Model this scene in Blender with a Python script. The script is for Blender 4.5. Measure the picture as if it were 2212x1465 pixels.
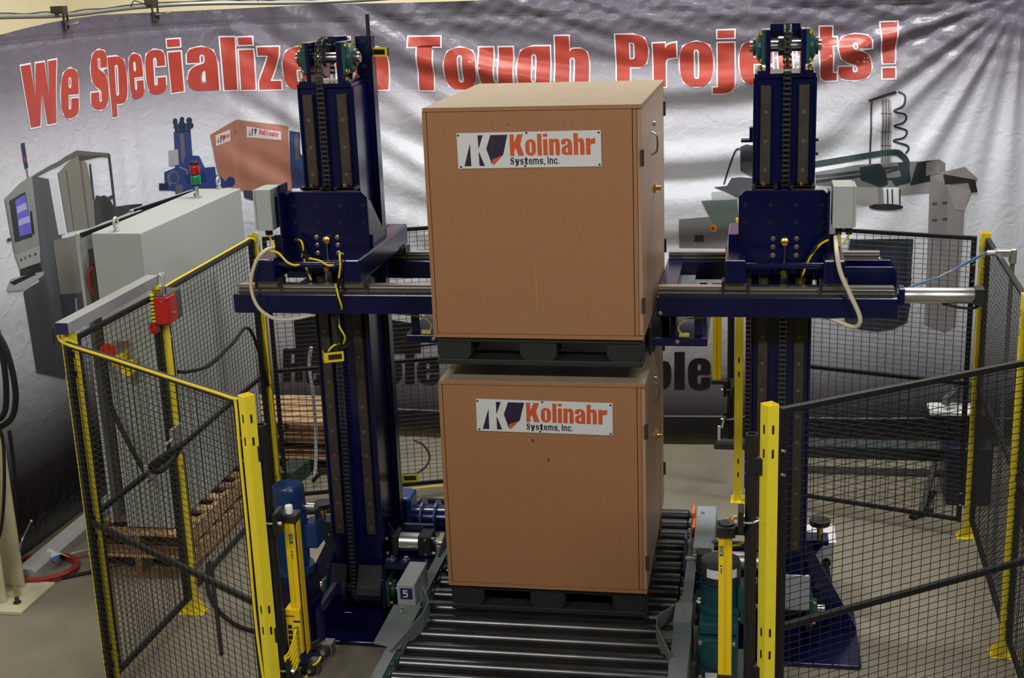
import bpy, bmesh, math, random
import numpy as np
from mathutils import Vector, Matrix
from mathutils.geometry import tessellate_polygon

rnd = random.Random(7)
SC = bpy.context.scene
COL = SC.collection
for o in list(bpy.data.objects):
    bpy.data.objects.remove(o)

# ------------------------------------------------------------------ camera
F = 2914.2
CAM = np.array([1.0268, -6.1532, 3.6736])
RM = np.array([[0.98353, 0.17504, -0.03696], [0.01222, -0.26954, -0.96279], [-0.17829, 0.94682, -0.26733]])
def _orth(m):
    u, s, v = np.linalg.svd(m)
    return u @ v
def _rot(p, y, r):
    base = np.array([[1, 0, 0], [0, 0, -1], [0, 1, 0]], float)
    cy, sy = math.cos(y), math.sin(y); Ry = np.array([[cy, sy, 0], [-sy, cy, 0], [0, 0, 1]])
    cp, sp = math.cos(p), math.sin(p); Rp = np.array([[1, 0, 0], [0, cp, -sp], [0, sp, cp]])
    cr, sr = math.cos(r), math.sin(r); Rr = np.array([[cr, -sr, 0], [sr, cr, 0], [0, 0, 1]])
    return Rr @ Rp @ base @ Ry
RM = _rot(.2707, .1857, -.0380)
cd = bpy.data.cameras.new('camera')
cam = bpy.data.objects.new('camera', cd)
COL.objects.link(cam)
cd.sensor_width = 36.0
cd.lens = F / 2212 * 36
cd.clip_end = 100
m = Matrix.Identity(4)
for i in range(3):
    m[i][0] = RM[0][i]; m[i][1] = -RM[1][i]; m[i][2] = -RM[2][i]; m[i][3] = CAM[i]
cam.matrix_world = m
SC.camera = cam

def ray(px, py):
    return RM.T @ np.array([(px - 1106) / F, (py - 732.5) / F, 1.0])
def at(px, py, X=None, Y=None, Z=None):
    """the point of a real plane (x = X, y = Y or z = Z) seen at a pixel of the photograph"""
    d = ray(px, py)
    t = (X - CAM[0]) / d[0] if X is not None else (Y - CAM[1]) / d[1] if Y is not None else (Z - CAM[2]) / d[2]
    p = CAM + t * d
    return Vector((float(p[0]), float(p[1]), float(p[2])))

# ------------------------------------------------------------------ world, lamps, exposure
w = bpy.data.worlds.new('world'); SC.world = w; w.use_nodes = True
w.node_tree.nodes['Background'].inputs[0].default_value = (0.82, 0.9, 1.0, 1)
w.node_tree.nodes['Background'].inputs[1].default_value = 0.04
SC.view_settings.view_transform = 'Standard'
SC.view_settings.look = 'None'
SC.view_settings.exposure = 0.0
SC.view_settings.gamma = 1.0
SC.view_settings.use_curve_mapping = False
def strip_lamp(name, loc, sx, sy, energy, color=(1, .985, .955), rot=(0, 0, 0)):
    l = bpy.data.lights.new(name, 'AREA'); l.shape = 'RECTANGLE'; l.size = sx; l.size_y = sy
    l.energy = energy; l.color = color
    o = bpy.data.objects.new(name, l); COL.objects.link(o); o.location = loc; o.rotation_euler = rot
    return o
strip_lamp('ceiling_tube_lamp', (-1.9, 2.3, 5.9), 2.4, .4, 165)
strip_lamp('ceiling_tube_lamp', (2.0, 2.3, 5.9), 2.4, .4, 165)
strip_lamp('ceiling_tube_lamp', (-2.0, -5.2, 5.8), 2.4, .4, 165, rot=(.5, 0, 0))
strip_lamp('ceiling_tube_lamp', (3.4, -5.2, 5.8), 2.4, .4, 225, rot=(.5, 0, 0))

# ------------------------------------------------------------------ materials
MATS = {}
def srgb(r, g, b):
    f = lambda c: (c / 255 / 12.92) if c <= 10 else ((c / 255 + .055) / 1.055) ** 2.4
    return (f(r), f(g), f(b), 1)
def mat(name, col, rough=.5, metal=0, spec=.5, noise=0, nscale=30, bump=0, bscale=200, coat=0, trans=0, emit=0):
    if name in MATS: return MATS[name]
    m = bpy.data.materials.new(name); m.use_nodes = True
    nt = m.node_tree; b = nt.nodes['Principled BSDF']
    if len(col) == 3: col = (*col, 1)
    b.inputs['Base Color'].default_value = col
    b.inputs['Roughness'].default_value = rough
    b.inputs['Metallic'].default_value = metal
    b.inputs['Specular IOR Level'].default_value = spec
    b.inputs['Coat Weight'].default_value = coat
    b.inputs['Coat Roughness'].default_value = .15
    b.inputs['Transmission Weight'].default_value = trans
    if emit:
        b.inputs['Emission Color'].default_value = col; b.inputs['Emission Strength'].default_value = emit
    if noise or bump:
        tc = nt.nodes.new('ShaderNodeTexCoord')
        if noise:
            n = nt.nodes.new('ShaderNodeTexNoise'); n.inputs['Scale'].default_value = nscale; n.inputs['Detail'].default_value = 6
            n.inputs['Roughness'].default_value = .65
            nt.links.new(tc.outputs['Object'], n.inputs['Vector'])
            r = nt.nodes.new('ShaderNodeMapRange'); r.inputs[1].default_value = .25; r.inputs[2].default_value = .75
            r.inputs[3].default_value = 1 - noise; r.inputs[4].default_value = 1 + noise
            nt.links.new(n.outputs['Fac'], r.inputs[0])
            h = nt.nodes.new('ShaderNodeMix'); h.data_type = 'RGBA'; h.blend_type = 'MULTIPLY'; h.inputs[0].default_value = 1
            h.inputs[6].default_value = col
            cc = nt.nodes.new('ShaderNodeCombineColor')
            for i in range(3): nt.links.new(r.outputs[0], cc.inputs[i])
            nt.links.new(cc.outputs[0], h.inputs[7]); nt.links.new(h.outputs[2], b.inputs['Base Color'])
        if bump:
            n2 = nt.nodes.new('ShaderNodeTexNoise'); n2.inputs['Scale'].default_value = bscale; n2.inputs['Detail'].default_value = 4
            nt.links.new(tc.outputs['Object'], n2.inputs['Vector'])
            bu = nt.nodes.new('ShaderNodeBump'); bu.inputs['Strength'].default_value = bump; bu.inputs['Distance'].default_value = .004
            nt.links.new(n2.outputs['Fac'], bu.inputs['Height']); nt.links.new(bu.outputs[0], b.inputs['Normal'])
    MATS[name] = m
    return m
BLUE = mat('navy enamel', (.0027, .0036, .042), .2, 0, .55, .10, 12, .05, 60)
BLUE2 = mat('motor blue enamel', (.006, .036, .13), .3, 0, .5, .15, 20)
YEL = mat('yellow powder coat', (.86, .70, .030), .42, 0, .4, .06, 25)
YEL2 = mat('sensor yellow', (.78, .53, .006), .38, 0, .45)
BLK = mat('black powder coat', (.010, .010, .011), .45, 0, .4, .1, 60)
BLKP = mat('black plastic', (.017, .018, .017), .5, 0, .4, .2, 30, .1, 90)
RUB = mat('black rubber', (.012, .012, .013), .6, 0, .3)
STEEL = mat('bright steel', (.62, .60, .57), .25, 1)
ZINC = mat('zinc plate', (.62, .63, .62), .35, 1)
BRASS = mat('brass fitting', (.75, .5, .12), .3, 1)
DSTEEL = mat('greasy rail steel', (.058, .048, .036), .42, .35, .5, .35, 14, .1, 80)
ALU = mat('brushed aluminium', (.66, .66, .64), .33, 1)
CHN = mat('oiled chain steel', (.2, .2, .19), .2, .9)
ROLL = mat('dark roller steel', (.080, .080, .083), .27, .85, .5, .3, 9)
GREEN = mat('bearing green', (.012, .075, .070), .35, 0, .5, .2, 20)
TEAL = mat('teal gearbox enamel', (.009, .058, .066), .35, 0, .5, .15, 20)
GREYG = mat('grey green frame paint', (.135, .16, .158), .45, 0, .4, .12, 40)
CABG = mat('light grey cabinet paint', (.40, .43, .41), .45, 0, .4, .04, 60)
WHITE = mat('white enamel', (.75, .75, .75), .5)
WHITEP = mat('white label', (.72, .72, .73), .5)
NAVYT = mat('navy tag', (.012, .010, .075), .5)
ORANGE = mat('orange enamel', (.80, .17, .02), .4)
RED = mat('red plastic', (.55, .012, .010), .35)
REDT = mat('red lamp lens', (.40, .006, .010), .2, 0, .5)
GRNT = mat('green lamp lens', (.004, .20, .075), .2, 0, .5)
CREAM = mat('cream wall paint', (.72, .65, .44), .6, 0, .3, .05, 4)
CREAM2 = mat('cream column paint', (.60, .55, .38), .55, 0, .3, .18, 9)
HOSE = mat('cream air hose', (.62, .57, .40), .35)
YCAB = mat('yellow cable', (.80, .62, .01), .4)
BCAB = mat('pale blue tube', (.10, .25, .60), .35)
GCAB = mat('grey cable', (.45, .45, .46), .4)
RHOSE = mat('red air hose', (.32, .035, .025), .4)
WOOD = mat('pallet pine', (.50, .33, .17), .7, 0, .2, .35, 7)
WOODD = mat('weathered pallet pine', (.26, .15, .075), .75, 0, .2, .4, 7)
CRATE = mat('brown painted fibreboard', (.318, .150, .067), .5, 0, .35, .17, 120, .2, 300)
LIDM = mat('pale plywood', (.30, .226, .158), .5, 0, .35, .12, 14)  # lid, paler and less saturated than the crate brown
GROOVE = mat('dark joint', (.05, .022, .010), .8)
PURPLE = mat('sign dark purple', (.020, .010, .032), .5)
SORANGE = mat('sign orange', (.56, .085, .022), .5)
SIGNW = mat('sign white', (.60, .61, .60), .45)
SICKB = mat('printed blue', (.01, .06, .16), .5)
PRBLK = mat('printed black', (.006, .006, .008), .35)
PRRED = mat('printed red', (.43, .056, .038), .34, 0, .5, .18, 3)
PRWHT = mat('printed white', (.78, .78, .80), .34)

# ------------------------------------------------------------------ object helpers
def thing(name, label, cat, loc=(0, 0, 0), rz=0.0, group=None):
    o = bpy.data.objects.new(name, None); COL.objects.link(o)
    o.empty_display_size = .1
    o.location = loc; o.rotation_euler = (0, 0, rz)
    tag(o, label, cat, group)
    return o
def tag(o, label=None, cat=None, group=None, kind=None):
    if label: o['label'] = label
    if cat: o['category'] = cat
    if group: o['group'] = group
    if kind: o['kind'] = kind
    return o
def copy_tree(o, parent=None):
    c = o.copy(); COL.objects.link(c)
    if parent is not None: c.parent = parent
    for ch in [x for x in bpy.data.objects if x.parent == o]:
        copy_tree(ch, c)
    return c
def world_off(o):
    v = Vector((0, 0, 0))
    while o is not None:
        v += o.location; o = o.parent
    return v

class MB:
    """collects shapes for one mesh object"""
    def __init__(s): s.bm = bmesh.new(); s.mi = 0
    def faces(s, vs, fs):
        bv = [s.bm.verts.new(v) for v in vs]
        for f in fs:
            try:
                ff = s.bm.faces.new([bv[i] for i in f]); ff.material_index = s.mi
            except ValueError: pass
        return s
    def box(s, x0, x1, y0, y1, z0, z1):
        x0, x1 = sorted((x0, x1)); y0, y1 = sorted((y0, y1)); z0, z1 = sorted((z0, z1))
        v = [(x0, y0, z0), (x1, y0, z0), (x1, y1, z0), (x0, y1, z0), (x0, y0, z1), (x1, y0, z1), (x1, y1, z1), (x0, y1, z1)]
        return s.faces(v, [(3, 2, 1, 0), (4, 5, 6, 7), (0, 1, 5, 4), (1, 2, 6, 5), (2, 3, 7, 6), (3, 0, 4, 7)])
    def rod(s, a, b, r, n=12, r2=None, cap=True):
        a = Vector(a); b = Vector(b); d = (b - a)
        if d.length < 1e-6: return s
        d.normalize(); u = d.orthogonal().normalized(); v = d.cross(u)
        r2 = r if r2 is None else r2
        vs = []
        off = math.pi / 4 if n == 4 else 0
        for p, rr in ((a, r), (b, r2)):
            for i in range(n):
                t = 2 * math.pi * i / n + off
                vs.append(p + (u * math.cos(t) + v * math.sin(t)) * rr)
        fs = [(i, (i + 1) % n, n + (i + 1) % n, n + i) for i in range(n)]
        if cap: fs += [tuple(range(n - 1, -1, -1)), tuple(range(n, 2 * n))]
        return s.faces(vs, fs)
    def sbar(s, a, b, wx, wz=None):
        """square bar from a to b: wx wide horizontally, wz the other way"""
        a = Vector(a); b = Vector(b); d = (b - a).normalized(); wz = wz or wx
        up = Vector((0, 0, 1)) if abs(d.z) < .95 else Vector((0, 1, 0))
        u = d.cross(up).normalized(); v = u.cross(d)
        vs = [p + u * i * wx / 2 + v * j * wz / 2 for p in (a, b) for i, j in ((-1, -1), (1, -1), (1, 1), (-1, 1))]
        return s.faces(vs, [(3, 2, 1, 0), (4, 5, 6, 7), (0, 1, 5, 4), (1, 2, 6, 5), (2, 3, 7, 6), (3, 0, 4, 7)])
    def tube(s, pts, r, n=8, smooth=True):
        P = [Vector(p) for p in pts]
        if smooth and len(P) > 2:
            Q = []
            for i in range(len(P) - 1):
                p0 = P[max(i - 1, 0)]; p1 = P[i]; p2 = P[i + 1]; p3 = P[min(i + 2, len(P) - 1)]
                for k in range(6):
                    t = k / 6
                    Q.append(.5 * ((2 * p1) + (p2 - p0) * t + (2 * p0 - 5 * p1 + 4 * p2 - p3) * t * t + (3 * p1 - p0 - 3 * p2 + p3) * t ** 3))
            P = Q + [P[-1]]
        rings = []; u = None
        for i, p in enumerate(P):
            d = (P[min(i + 1, len(P) - 1)] - P[max(i - 1, 0)])
            d = d.normalized() if d.length > 1e-9 else Vector((0, 0, 1))
            if u is None: u = d.orthogonal().normalized()
            u = (u - d * u.dot(d))
            u = u.normalized() if u.length > 1e-6 else d.orthogonal().normalized()
            v = d.cross(u)
            rings.append([p + (u * math.cos(2 * math.pi * k / n) + v * math.sin(2 * math.pi * k / n)) * r for k in range(n)])
        vs = [q for rg in rings for q in rg]; fs = []
        for i in range(len(rings) - 1):
            fs += [(i * n + k, i * n + (k + 1) % n, (i + 1) * n + (k + 1) % n, (i + 1) * n + k) for k in range(n)]
        fs += [tuple(range(n - 1, -1, -1)), tuple(range((len(rings) - 1) * n, len(rings) * n))]
        return s.faces(vs, fs)
    def prism(s, poly, a, b, axis='y'):
        """polygon extruded along an axis from a to b; poly in the other two axes (order x,z / y,z / x,y)"""
        def pt(p, h):
            return (p[0], h, p[1]) if axis == 'y' else (h, p[0], p[1]) if axis == 'x' else (p[0], p[1], h)
        n = len(poly)
        vs = [pt(p, a) for p in poly] + [pt(p, b) for p in poly]
        bv = [s.bm.verts.new(v) for v in vs]
        fs = [(i, (i + 1) % n, n + (i + 1) % n, n + i) for i in range(n)]
        for f in fs:
            s.bm.faces.new([bv[i] for i in f]).material_index = s.mi
        tri = tessellate_polygon([[Vector((p[0], p[1], 0)) for p in poly]])
        for t in tri:
            for o_ in (0, n):
                try: s.bm.faces.new([bv[i + o_] for i in t]).material_index = s.mi
                except ValueError: pass
        return s
    def lathe(s, prof, c, axis='z', n=20):
        """profile [(radius, height)] about an axis through c"""
        c = Vector(c); vs = []
        for r, h in prof:
            for k in range(n):
                t = 2 * math.pi * k / n; x, y = r * math.cos(t), r * math.sin(t)
                vs.append(c + (Vector((x, y, h)) if axis == 'z' else Vector((h, x, y)) if axis == 'x' else Vector((x, h, y))))
        fs = []
        for i in range(len(prof) - 1):
            fs += [(i * n + k, i * n + (k + 1) % n, (i + 1) * n + (k + 1) % n, (i + 1) * n + k) for k in range(n)]
        fs += [tuple(range(n - 1, -1, -1)), tuple(range((len(prof) - 1) * n, len(prof) * n))]
        return s.faces(vs, fs)
    def bolt(s, c, r, axis='y', h=.012):
        c = Vector(c); d = {'x': Vector((1, 0, 0)), 'y': Vector((0, -1, 0)), 'z': Vector((0, 0, 1)), '-x': Vector((-1, 0, 0))}[axis]
        s.rod(c, c + d * h * .3, r * 1.5, 10)
        return s.rod(c + d * h * .3, c + d * h, r, 6)
    def build(s, name, mats, parent=None, world=True, bevel=0, smooth=False, ang=35, kind=None, label=None):
        me = bpy.data.meshes.new(name)
        if parent is not None and world:
            off = world_off(parent)
            for v in s.bm.verts: v.co -= off
        bmesh.ops.recalc_face_normals(s.bm, faces=s.bm.faces)
        s.bm.to_mesh(me); s.bm.free()
        for mm in (mats if isinstance(mats, (list, tuple)) else [mats]): me.materials.append(mm)
        if smooth:
            me.shade_smooth(); me.set_sharp_from_angle(angle=math.radians(ang))
        o = bpy.data.objects.new(name, me); COL.objects.link(o)
        if parent is not None: o.parent = parent
        if bevel:
            md = o.modifiers.new('bevel', 'BEVEL'); md.width = bevel; md.segments = 2; md.limit_method = 'ANGLE'; md.angle_limit = math.radians(40)
            md.harden_normals = False
        if kind: o['kind'] = kind
        if label: o['label'] = label
        return o
# ------------------------------------------------------------------ lettering (own heavy condensed alphabet)
def fillet(pts, seg=5):
    out = []
    n = len(pts)
    for i in range(n):
        p = pts[i]
        if len(p) < 3 or p[2] <= 0: out.append((p[0], p[1])); continue
        a = Vector(pts[i - 1][:2]); b = Vector(p[:2]); c = Vector(pts[(i + 1) % n][:2])
        da, dc = (a - b), (c - b)
        ra = min(p[2] * 1.25, da.length * .5); rc = min(p[2] * 1.25, dc.length * .5)
        if ra < 1e-5 or rc < 1e-5: out.append((b.x, b.y)); continue
        s0 = b + da.normalized() * ra; s1 = b + dc.normalized() * rc
        for k in range(seg + 1):
            t = k / seg
            q = s0 * (1 - t) ** 2 + b * 2 * t * (1 - t) + s1 * t * t
            out.append((q.x, q.y))
    return out
def glyph(ch, s=.26, c=.10, seg=5):
    """list of contours; a contour is (outer, [holes]); returns contours, width, top of its box"""
    W = 2 * s + c; x = .76; t = .13; r = .24; k = .05
    slot = lambda y0, y1, x0=s, x1=None: [(x0, y0, k), (W - s if x1 is None else x1, y0, k), (W - s if x1 is None else x1, y1, k), (x0, y1, k)]
    def S(h):
        return [(0, 0, r), (W, 0, r), (W, .56 * h, .2), (s, .69 * h, k), (s, h - t, k), (W - s, h - t, k), (W - s, .7 * h), (W, .7 * h), (W, h, r), (0, h, r),
                (0, .45 * h, .2), (W - s, .32 * h, k), (W - s, t, k), (s, t, k), (s, .3 * h), (0, .3 * h)]
    def Cc(h):
        return [(0, 0, r), (W, 0, r), (W, .37 * h), (W - s, .37 * h), (W - s, t, k), (s, t, k), (s, h - t, k), (W - s, h - t, k), (W - s, .63 * h), (W, .63 * h), (W, h, r), (0, h, r)]
    G = {
        'o': ([([(0, 0, r), (W, 0, r), (W, x, r), (0, x, r)], [slot(t, x - t)])], W, x),
        '0': ([([(0, 0, r), (W, 0, r), (W, 1, r), (0, 1, r)], [slot(t, 1 - t)])], W, 1),
        'n': ([([(0, 0), (0, x), (s, x), (s, x - .06), (s + .04, x, .05), (W, x, r), (W, 0), (W - s, 0), (W - s, x - .16, k), (s, x - .16, k), (s, 0)], [])], W, x),
        'h': ([([(0, 0), (0, 1), (s, 1), (s, x - .06), (s + .04, x, .05), (W, x, r), (W, 0), (W - s, 0), (W - s, x - .16, k), (s, x - .16, k), (s, 0)], [])], W, 1),
        'm': ([([(0, 0), (0, x), (2 * W - s, x, r), (2 * W - s, 0), (2 * W - 2 * s, 0), (2 * W - 2 * s, x - .16, k), (W, x - .16, k), (W, 0), (W - s, 0), (W - s, x - .16, k), (s, x - .16, k), (s, 0)], [])], 2 * W - s, x),
        'u': ([([(0, x), (s, x), (s, t, k), (W - s, t, k), (W - s, x), (W, x), (W, 0), (W - s, 0), (W - s, .06), (W - s - .04, 0, .05), (0, 0, r)], [])], W, x),
        'g': ([([(0, 0, r), (0, x, r), (W, x), (W, -.2, .2), (.04, -.2, .1), (.04, -.09), (W - s, -.09, .03), (W - s, 0)], [slot(t, x - t)])], W, x),
        'p': ([([(0, -.2), (0, x), (W, x, r), (W, 0, r), (s, 0), (s, -.2)], [slot(t, x - t)])], W, x),
        'b': ([([(0, 0), (0, 1), (s, 1), (s, x), (W, x, r), (W, 0, r)], [slot(t, x - t)])], W, 1),
        'e': ([([(0, 0, r), (W, 0, r), (W, .3), (W - s, .3), (W - s, t, k), (s, t, k), (s, .36), (W, .36), (W, x, r), (0, x, r)], [slot(.46, x - t)])], W, x),
        'c': ([(Cc(x), [])], W, x), 'C': ([(Cc(1), [])], W, 1),
        's': ([(S(x), [])], W, x), 'S': ([(S(1), [])], W, 1),
        'z': ([([(0, 0), (W - .06, 0), (W - .06, .15), (s + .02, .15), (W - .06, x - .15), (W - .06, x), (0, x), (0, x - .15), (W - s - .1, x - .15), (0, .15)], [])], W - .06, x),
        'i': ([([(0, 0), (s, 0), (s, x), (0, x)], []), ([(0, .86), (s, .86), (s, 1), (0, 1)], [])], s, 1),
        'l': ([([(0, 0), (s, 0), (s, 1), (0, 1)], [])], s, 1),
        'I': ([([(0, 0), (s, 0), (s, 1), (0, 1)], [])], s, 1),
        'j': ([([(s, x), (0, x), (0, -.08), (-.08, -.08), (-.08, -.2), (s, -.2, .16)], []), ([(0, .86), (s, .86), (s, 1), (0, 1)], [])], s, 1),
        'r': ([([(0, 0), (0, x), (s, x), (s, x - .1), (s + .07, x - .02, .05), (s + .24, x), (s + .24, x - .26), (s + .05, x - .27, .05), (s, x - .33, .04), (s, 0)], [])], s + .24, x),
        't': ([([(.08, 0, .12), (.46, 0), (.46, t), (.36, t, .03), (.36, x - .13), (.46, x - .13), (.46, x), (.36, x), (.36, .95), (.1, .95), (.1, x), (0, x), (0, x - .13), (.08, x - .13)], [])], .46, x),
        'a': ([([(0, 0, .2), (W, 0), (W, x, r), (0, x, r), (0, x - .27), (s, x - .27), (s, x - t, .04), (W - s, x - t, .04), (W - s, x - .28, .04), (0, x - .37, .16)],
                [[(s, .12, .04), (W - s, .12, .04), (W - s, .36, .03), (s, .29, .05)]])], W, x),
        'y': ([([(0, x), (.25, x), (.31, .28), (.37, x), (.61, x), (.44, -.05, .12), (.3, -.2, .1), (.06, -.2), (.06, -.08), (.18, -.07, .03), (.19, .02)], [])], .61, x),
        'W': ([([(0, 1), (.26, 1), (.33, .45), (.40, 1), (.62, 1), (.68, .45), (.74, 1), (1, 1), (.87, 0), (.60, 0), (.51, .55), (.41, 0), (.13, 0)], [])], 1.0, 1),
        'T': ([([(0, 1), (.62, 1), (.62, .82), (.45, .82), (.45, 0), (.17, 0), (.17, .82), (0, .82)], [])], .62, 1),
        'P': ([([(0, 0), (0, 1), (.64, 1, r), (.64, .38, r), (s, .38), (s, 0)], [[(s, .53), (.37, .53, k), (.37, .85, k), (s, .85)]])], .64, 1),
        'R': ([([(0, 0), (0, 1), (.64, 1, r), (.64, .5, .1), (.56, .45, .04), (.64, .4, .1), (.64, 0), (.38, 0), (.38, .38, k), (s, .4), (s, 0)], [[(s, .54), (.37, .54, k), (.37, .85, k), (s, .85)]])], .64, 1),
        'K': ([([(0, 0), (0, 1), (s, 1), (s, .6), (.39, 1), (.66, 1), (.51, .53), (.68, 0), (.40, 0), (.30, .36), (s, .28), (s, 0)], [])], .68, 1),
        'M': ([([(0, 0), (0, 1), (.3, 1), (.42, .5), (.54, 1), (.84, 1), (.84, 0), (.62, 0), (.62, .6), (.48, 0), (.36, 0), (.22, .6), (.22, 0)], [])], .84, 1),
        '4': ([([(.3, 0), (.3, .2), (0, .2), (0, .36), (.26, 1), (.54, 1), (.54, .36), (.62, .36), (.62, .2), (.54, .2), (.54, 0)], [[(.16, .36), (.3, .36), (.3, .72)]])], .62, 1),
        '5': ([([(0, 0, .05), (W, 0, r), (W, .66, r), (s, .66), (s, .85), (W - .03, .85), (W - .03, 1), (.02, 1), (.02, .48), (W - s, .5, k), (W - s, t, k), (0, t)], [])], W, 1),
        '!': ([([(.05, .27), (.27, .27), (.32, 1), (0, 1)], []), ([(.04, 0), (.28, 0), (.28, .18), (.04, .18)], [])], .32, 1),
        '.': ([([(0, 0), (s * .9, 0), (s * .9, .16), (0, .16)], [])], s * .9, .16),
        ',': ([([(0, 0), (.02, -.16), (.10, -.16), (s * .9, 0), (s * .9, .16), (0, .16)], [])], s * .9, .16),
    }
    cs, wd, top = G[ch]
    return [(fillet(o, seg), [fillet(h, seg) for h in hs]) for o, hs in cs], wd, top
def inflate(loop, d):
    """offset a closed loop outwards by d"""
    area = sum(loop[i - 1][0] * loop[i][1] - loop[i][0] * loop[i - 1][1] for i in range(len(loop)))
    sg = 1 if area > 0 else -1
    L = [loop[0]]
    for p in loop[1:]:
        if math.hypot(p[0] - L[-1][0], p[1] - L[-1][1]) > 1e-4: L.append(p)
    if math.hypot(L[0][0] - L[-1][0], L[0][1] - L[-1][1]) < 1e-4: L.pop()
    out = []; n = len(L)
    for i in range(n):
        a, b, c = Vector(L[i - 1]), Vector(L[i]), Vector(L[(i + 1) % n])
        n1 = Vector(((b - a).y, -(b - a).x)).normalized() * sg; n2 = Vector(((c - b).y, -(c - b).x)).normalized() * sg
        q = n1 + n2
        q = q / max(q.dot(q) / 2, .6) if q.length > 1e-6 else n1
        out.append((b.x + q.x * d, b.y + q.y * d))
    return out
def tri_fill(loops):
    flat = [Vector((p[0], p[1], 0)) for l in loops for p in l]
    return flat, tessellate_polygon([[Vector((p[0], p[1], 0)) for p in l] for l in loops])

# ------------------------------------------------------------------ banner surface
PATH = [(-3.67, 1.08), (-3.645, 1.3), (-3.60, 1.9), (-3.56, 2.7), (-3.45, 3.28), (-3.14, 3.68), (-2.7, 3.84), (-2.0, 3.87), (-1, 3.86), (0, 3.86), (1.2, 3.88), (2.2, 3.93), (3.02, 3.98)]
def _spline(P, step=.01):
    Q = []
    for i in range(len(P) - 1):
        p0, p1, p2, p3 = (np.array(P[max(0, min(len(P) - 1, j))], float) for j in (i - 1, i, i + 1, i + 2))
        nn = max(2, int(np.linalg.norm(p2 - p1) / step))
        for k in range(nn):
            t = k / nn
            Q.append(.5 * (2 * p1 + (p2 - p0) * t + (2 * p0 - 5 * p1 + 4 * p2 - p3) * t * t + (3 * p1 - p0 - 3 * p2 + p3) * t ** 3))
    Q.append(np.array(P[-1], float))
    return np.array(Q)
BP = _spline(PATH)
BU = np.concatenate([[0], np.cumsum(np.linalg.norm(np.diff(BP, axis=0), axis=1))])
BT = np.gradient(BP, axis=0); BT /= np.linalg.norm(BT, axis=1)[:, None]
BLEN = float(BU[-1])
def bxy(u):
    return np.interp(u, BU, BP[:, 0]), np.interp(u, BU, BP[:, 1])
def bnorm(u):
    tx, ty = np.interp(u, BU, BT[:, 0]), np.interp(u, BU, BT[:, 1])
    return ty, -tx                                    # towards the room
UX0 = float(np.interp(.0, BP[-700:, 0], BU[-700:]))    # u where x = 0 on the back run
def ztop(u):
    return 3.44 - .10 * np.exp(-((u - 0) / .9) ** 2) - .012 * np.abs(np.sin(u * 1.7)) - .05 * np.clip((u - UX0) / 3.0, 0, 1)
def fold(u, z):
    """folds of the hanging cloth, metres towards the room"""
    u = np.asarray(u, float); z = np.asarray(z, float)
    xx = u - UX0
    sm = lambda a, b, v: np.clip((v - a) / (b - a), 0, 1) ** 2 * (3 - 2 * np.clip((v - a) / (b - a), 0, 1))
    # radiating from the gathered upper right corner
    dx = (2.83 - xx); dz = (3.36 - z); rr = np.hypot(dx, dz) + 1e-6; th = np.arctan2(dz, np.maximum(dx, -.3))
    rad = (np.sin(th * 25 + .6) + .6 * np.sin(th * 41 + 1.9) + .35 * np.sin(th * 13)) * .0155 * sm(.05, .7, rr) * (1 - .85 * sm(.9, 2.0, rr)) * (1 - sm(2.0, 3.2, rr))
    # slack swags across the back
    zz = z - .10 * (xx - .1) ** 2
    mid = (np.sin(zz * 2 * math.pi / .47 + 2.2 + .5 * np.sin(xx * 1.3)) + .45 * np.sin(zz * 2 * math.pi / .27 + xx * .8)) * .024 * sm(-2.2, -1.2, xx) * (1 - sm(1.2, 2.2, xx)) * sm(.9, 1.8, z) * (1 - .6 * sm(3.0, 3.4, z))
    # diagonal pulls left of the left mast
    dl = (np.sin((xx * .75 + z) * 2 * math.pi / .36 + 1) + .5 * np.sin((xx * .6 + z) * 2 * math.pi / .21)) * .011 * sm(-3.3, -2.6, xx) * (1 - sm(-1.3, -.6, xx)) * sm(1.6, 2.6, z)
    # hanging folds in the corner and along the left
    vl = (np.sin(u * 2 * math.pi / .33 + .7 * np.sin(z * 2)) + .5 * np.sin(u * 2 * math.pi / .19 + z)) * .010 * (1 - sm(3.9, 4.6, u)) * sm(.6, 1.4, z) * (.45 + .55 * sm(1.6, 2.4, u))
    # crumple of the top hem
    cr = ((np.sin(xx * 23 + z * 70) + np.sin(xx * 37 - z * 50 + 1)) * .0030 * sm(3.12, 3.24, z) + np.sin(xx * 9 + z * 38 + 2 * np.sin(xx * 3)) * .006 * sm(2.7, 3.1, z)) * sm(-2.4, -.8, xx)
    low = np.sin(xx * 4.1 + z * 1.5) * .012 * (1 - sm(.5, 1.6, z))
    hem = -.012 * np.exp(-((z - 3.31) / .012) ** 2)
    return rad + mid + dl + vl + cr + low + hem
def bsurf(u, z, off=0.0):
    x, y = bxy(u); nx, ny = bnorm(u); d = fold(u, z) + off
    return np.stack([x + nx * d, y + ny * d, np.asarray(z, float) + 0 * d], -1)
def uz(px, py):
    """banner coordinates seen at a pixel of the photograph"""
    d = ray(px, py)
    a = (BP[:, 0] - CAM[0]) * d[1] - (BP[:, 1] - CAM[1]) * d[0]
    idx = np.where(np.sign(a[:-1]) != np.sign(a[1:]))[0]
    i = idx[-1] if len(idx) else (0 if abs(a[0]) < abs(a[-1]) else len(a) - 2)
    f = a[i] / (a[i] - a[i + 1]); p = BP[i] + (BP[i + 1] - BP[i]) * f
    t = math.hypot(p[0] - CAM[0], p[1] - CAM[1]) / math.hypot(d[0], d[1])
    return float(BU[i] + (BU[i + 1] - BU[i]) * f), float(CAM[2] + t * d[2])

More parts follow.
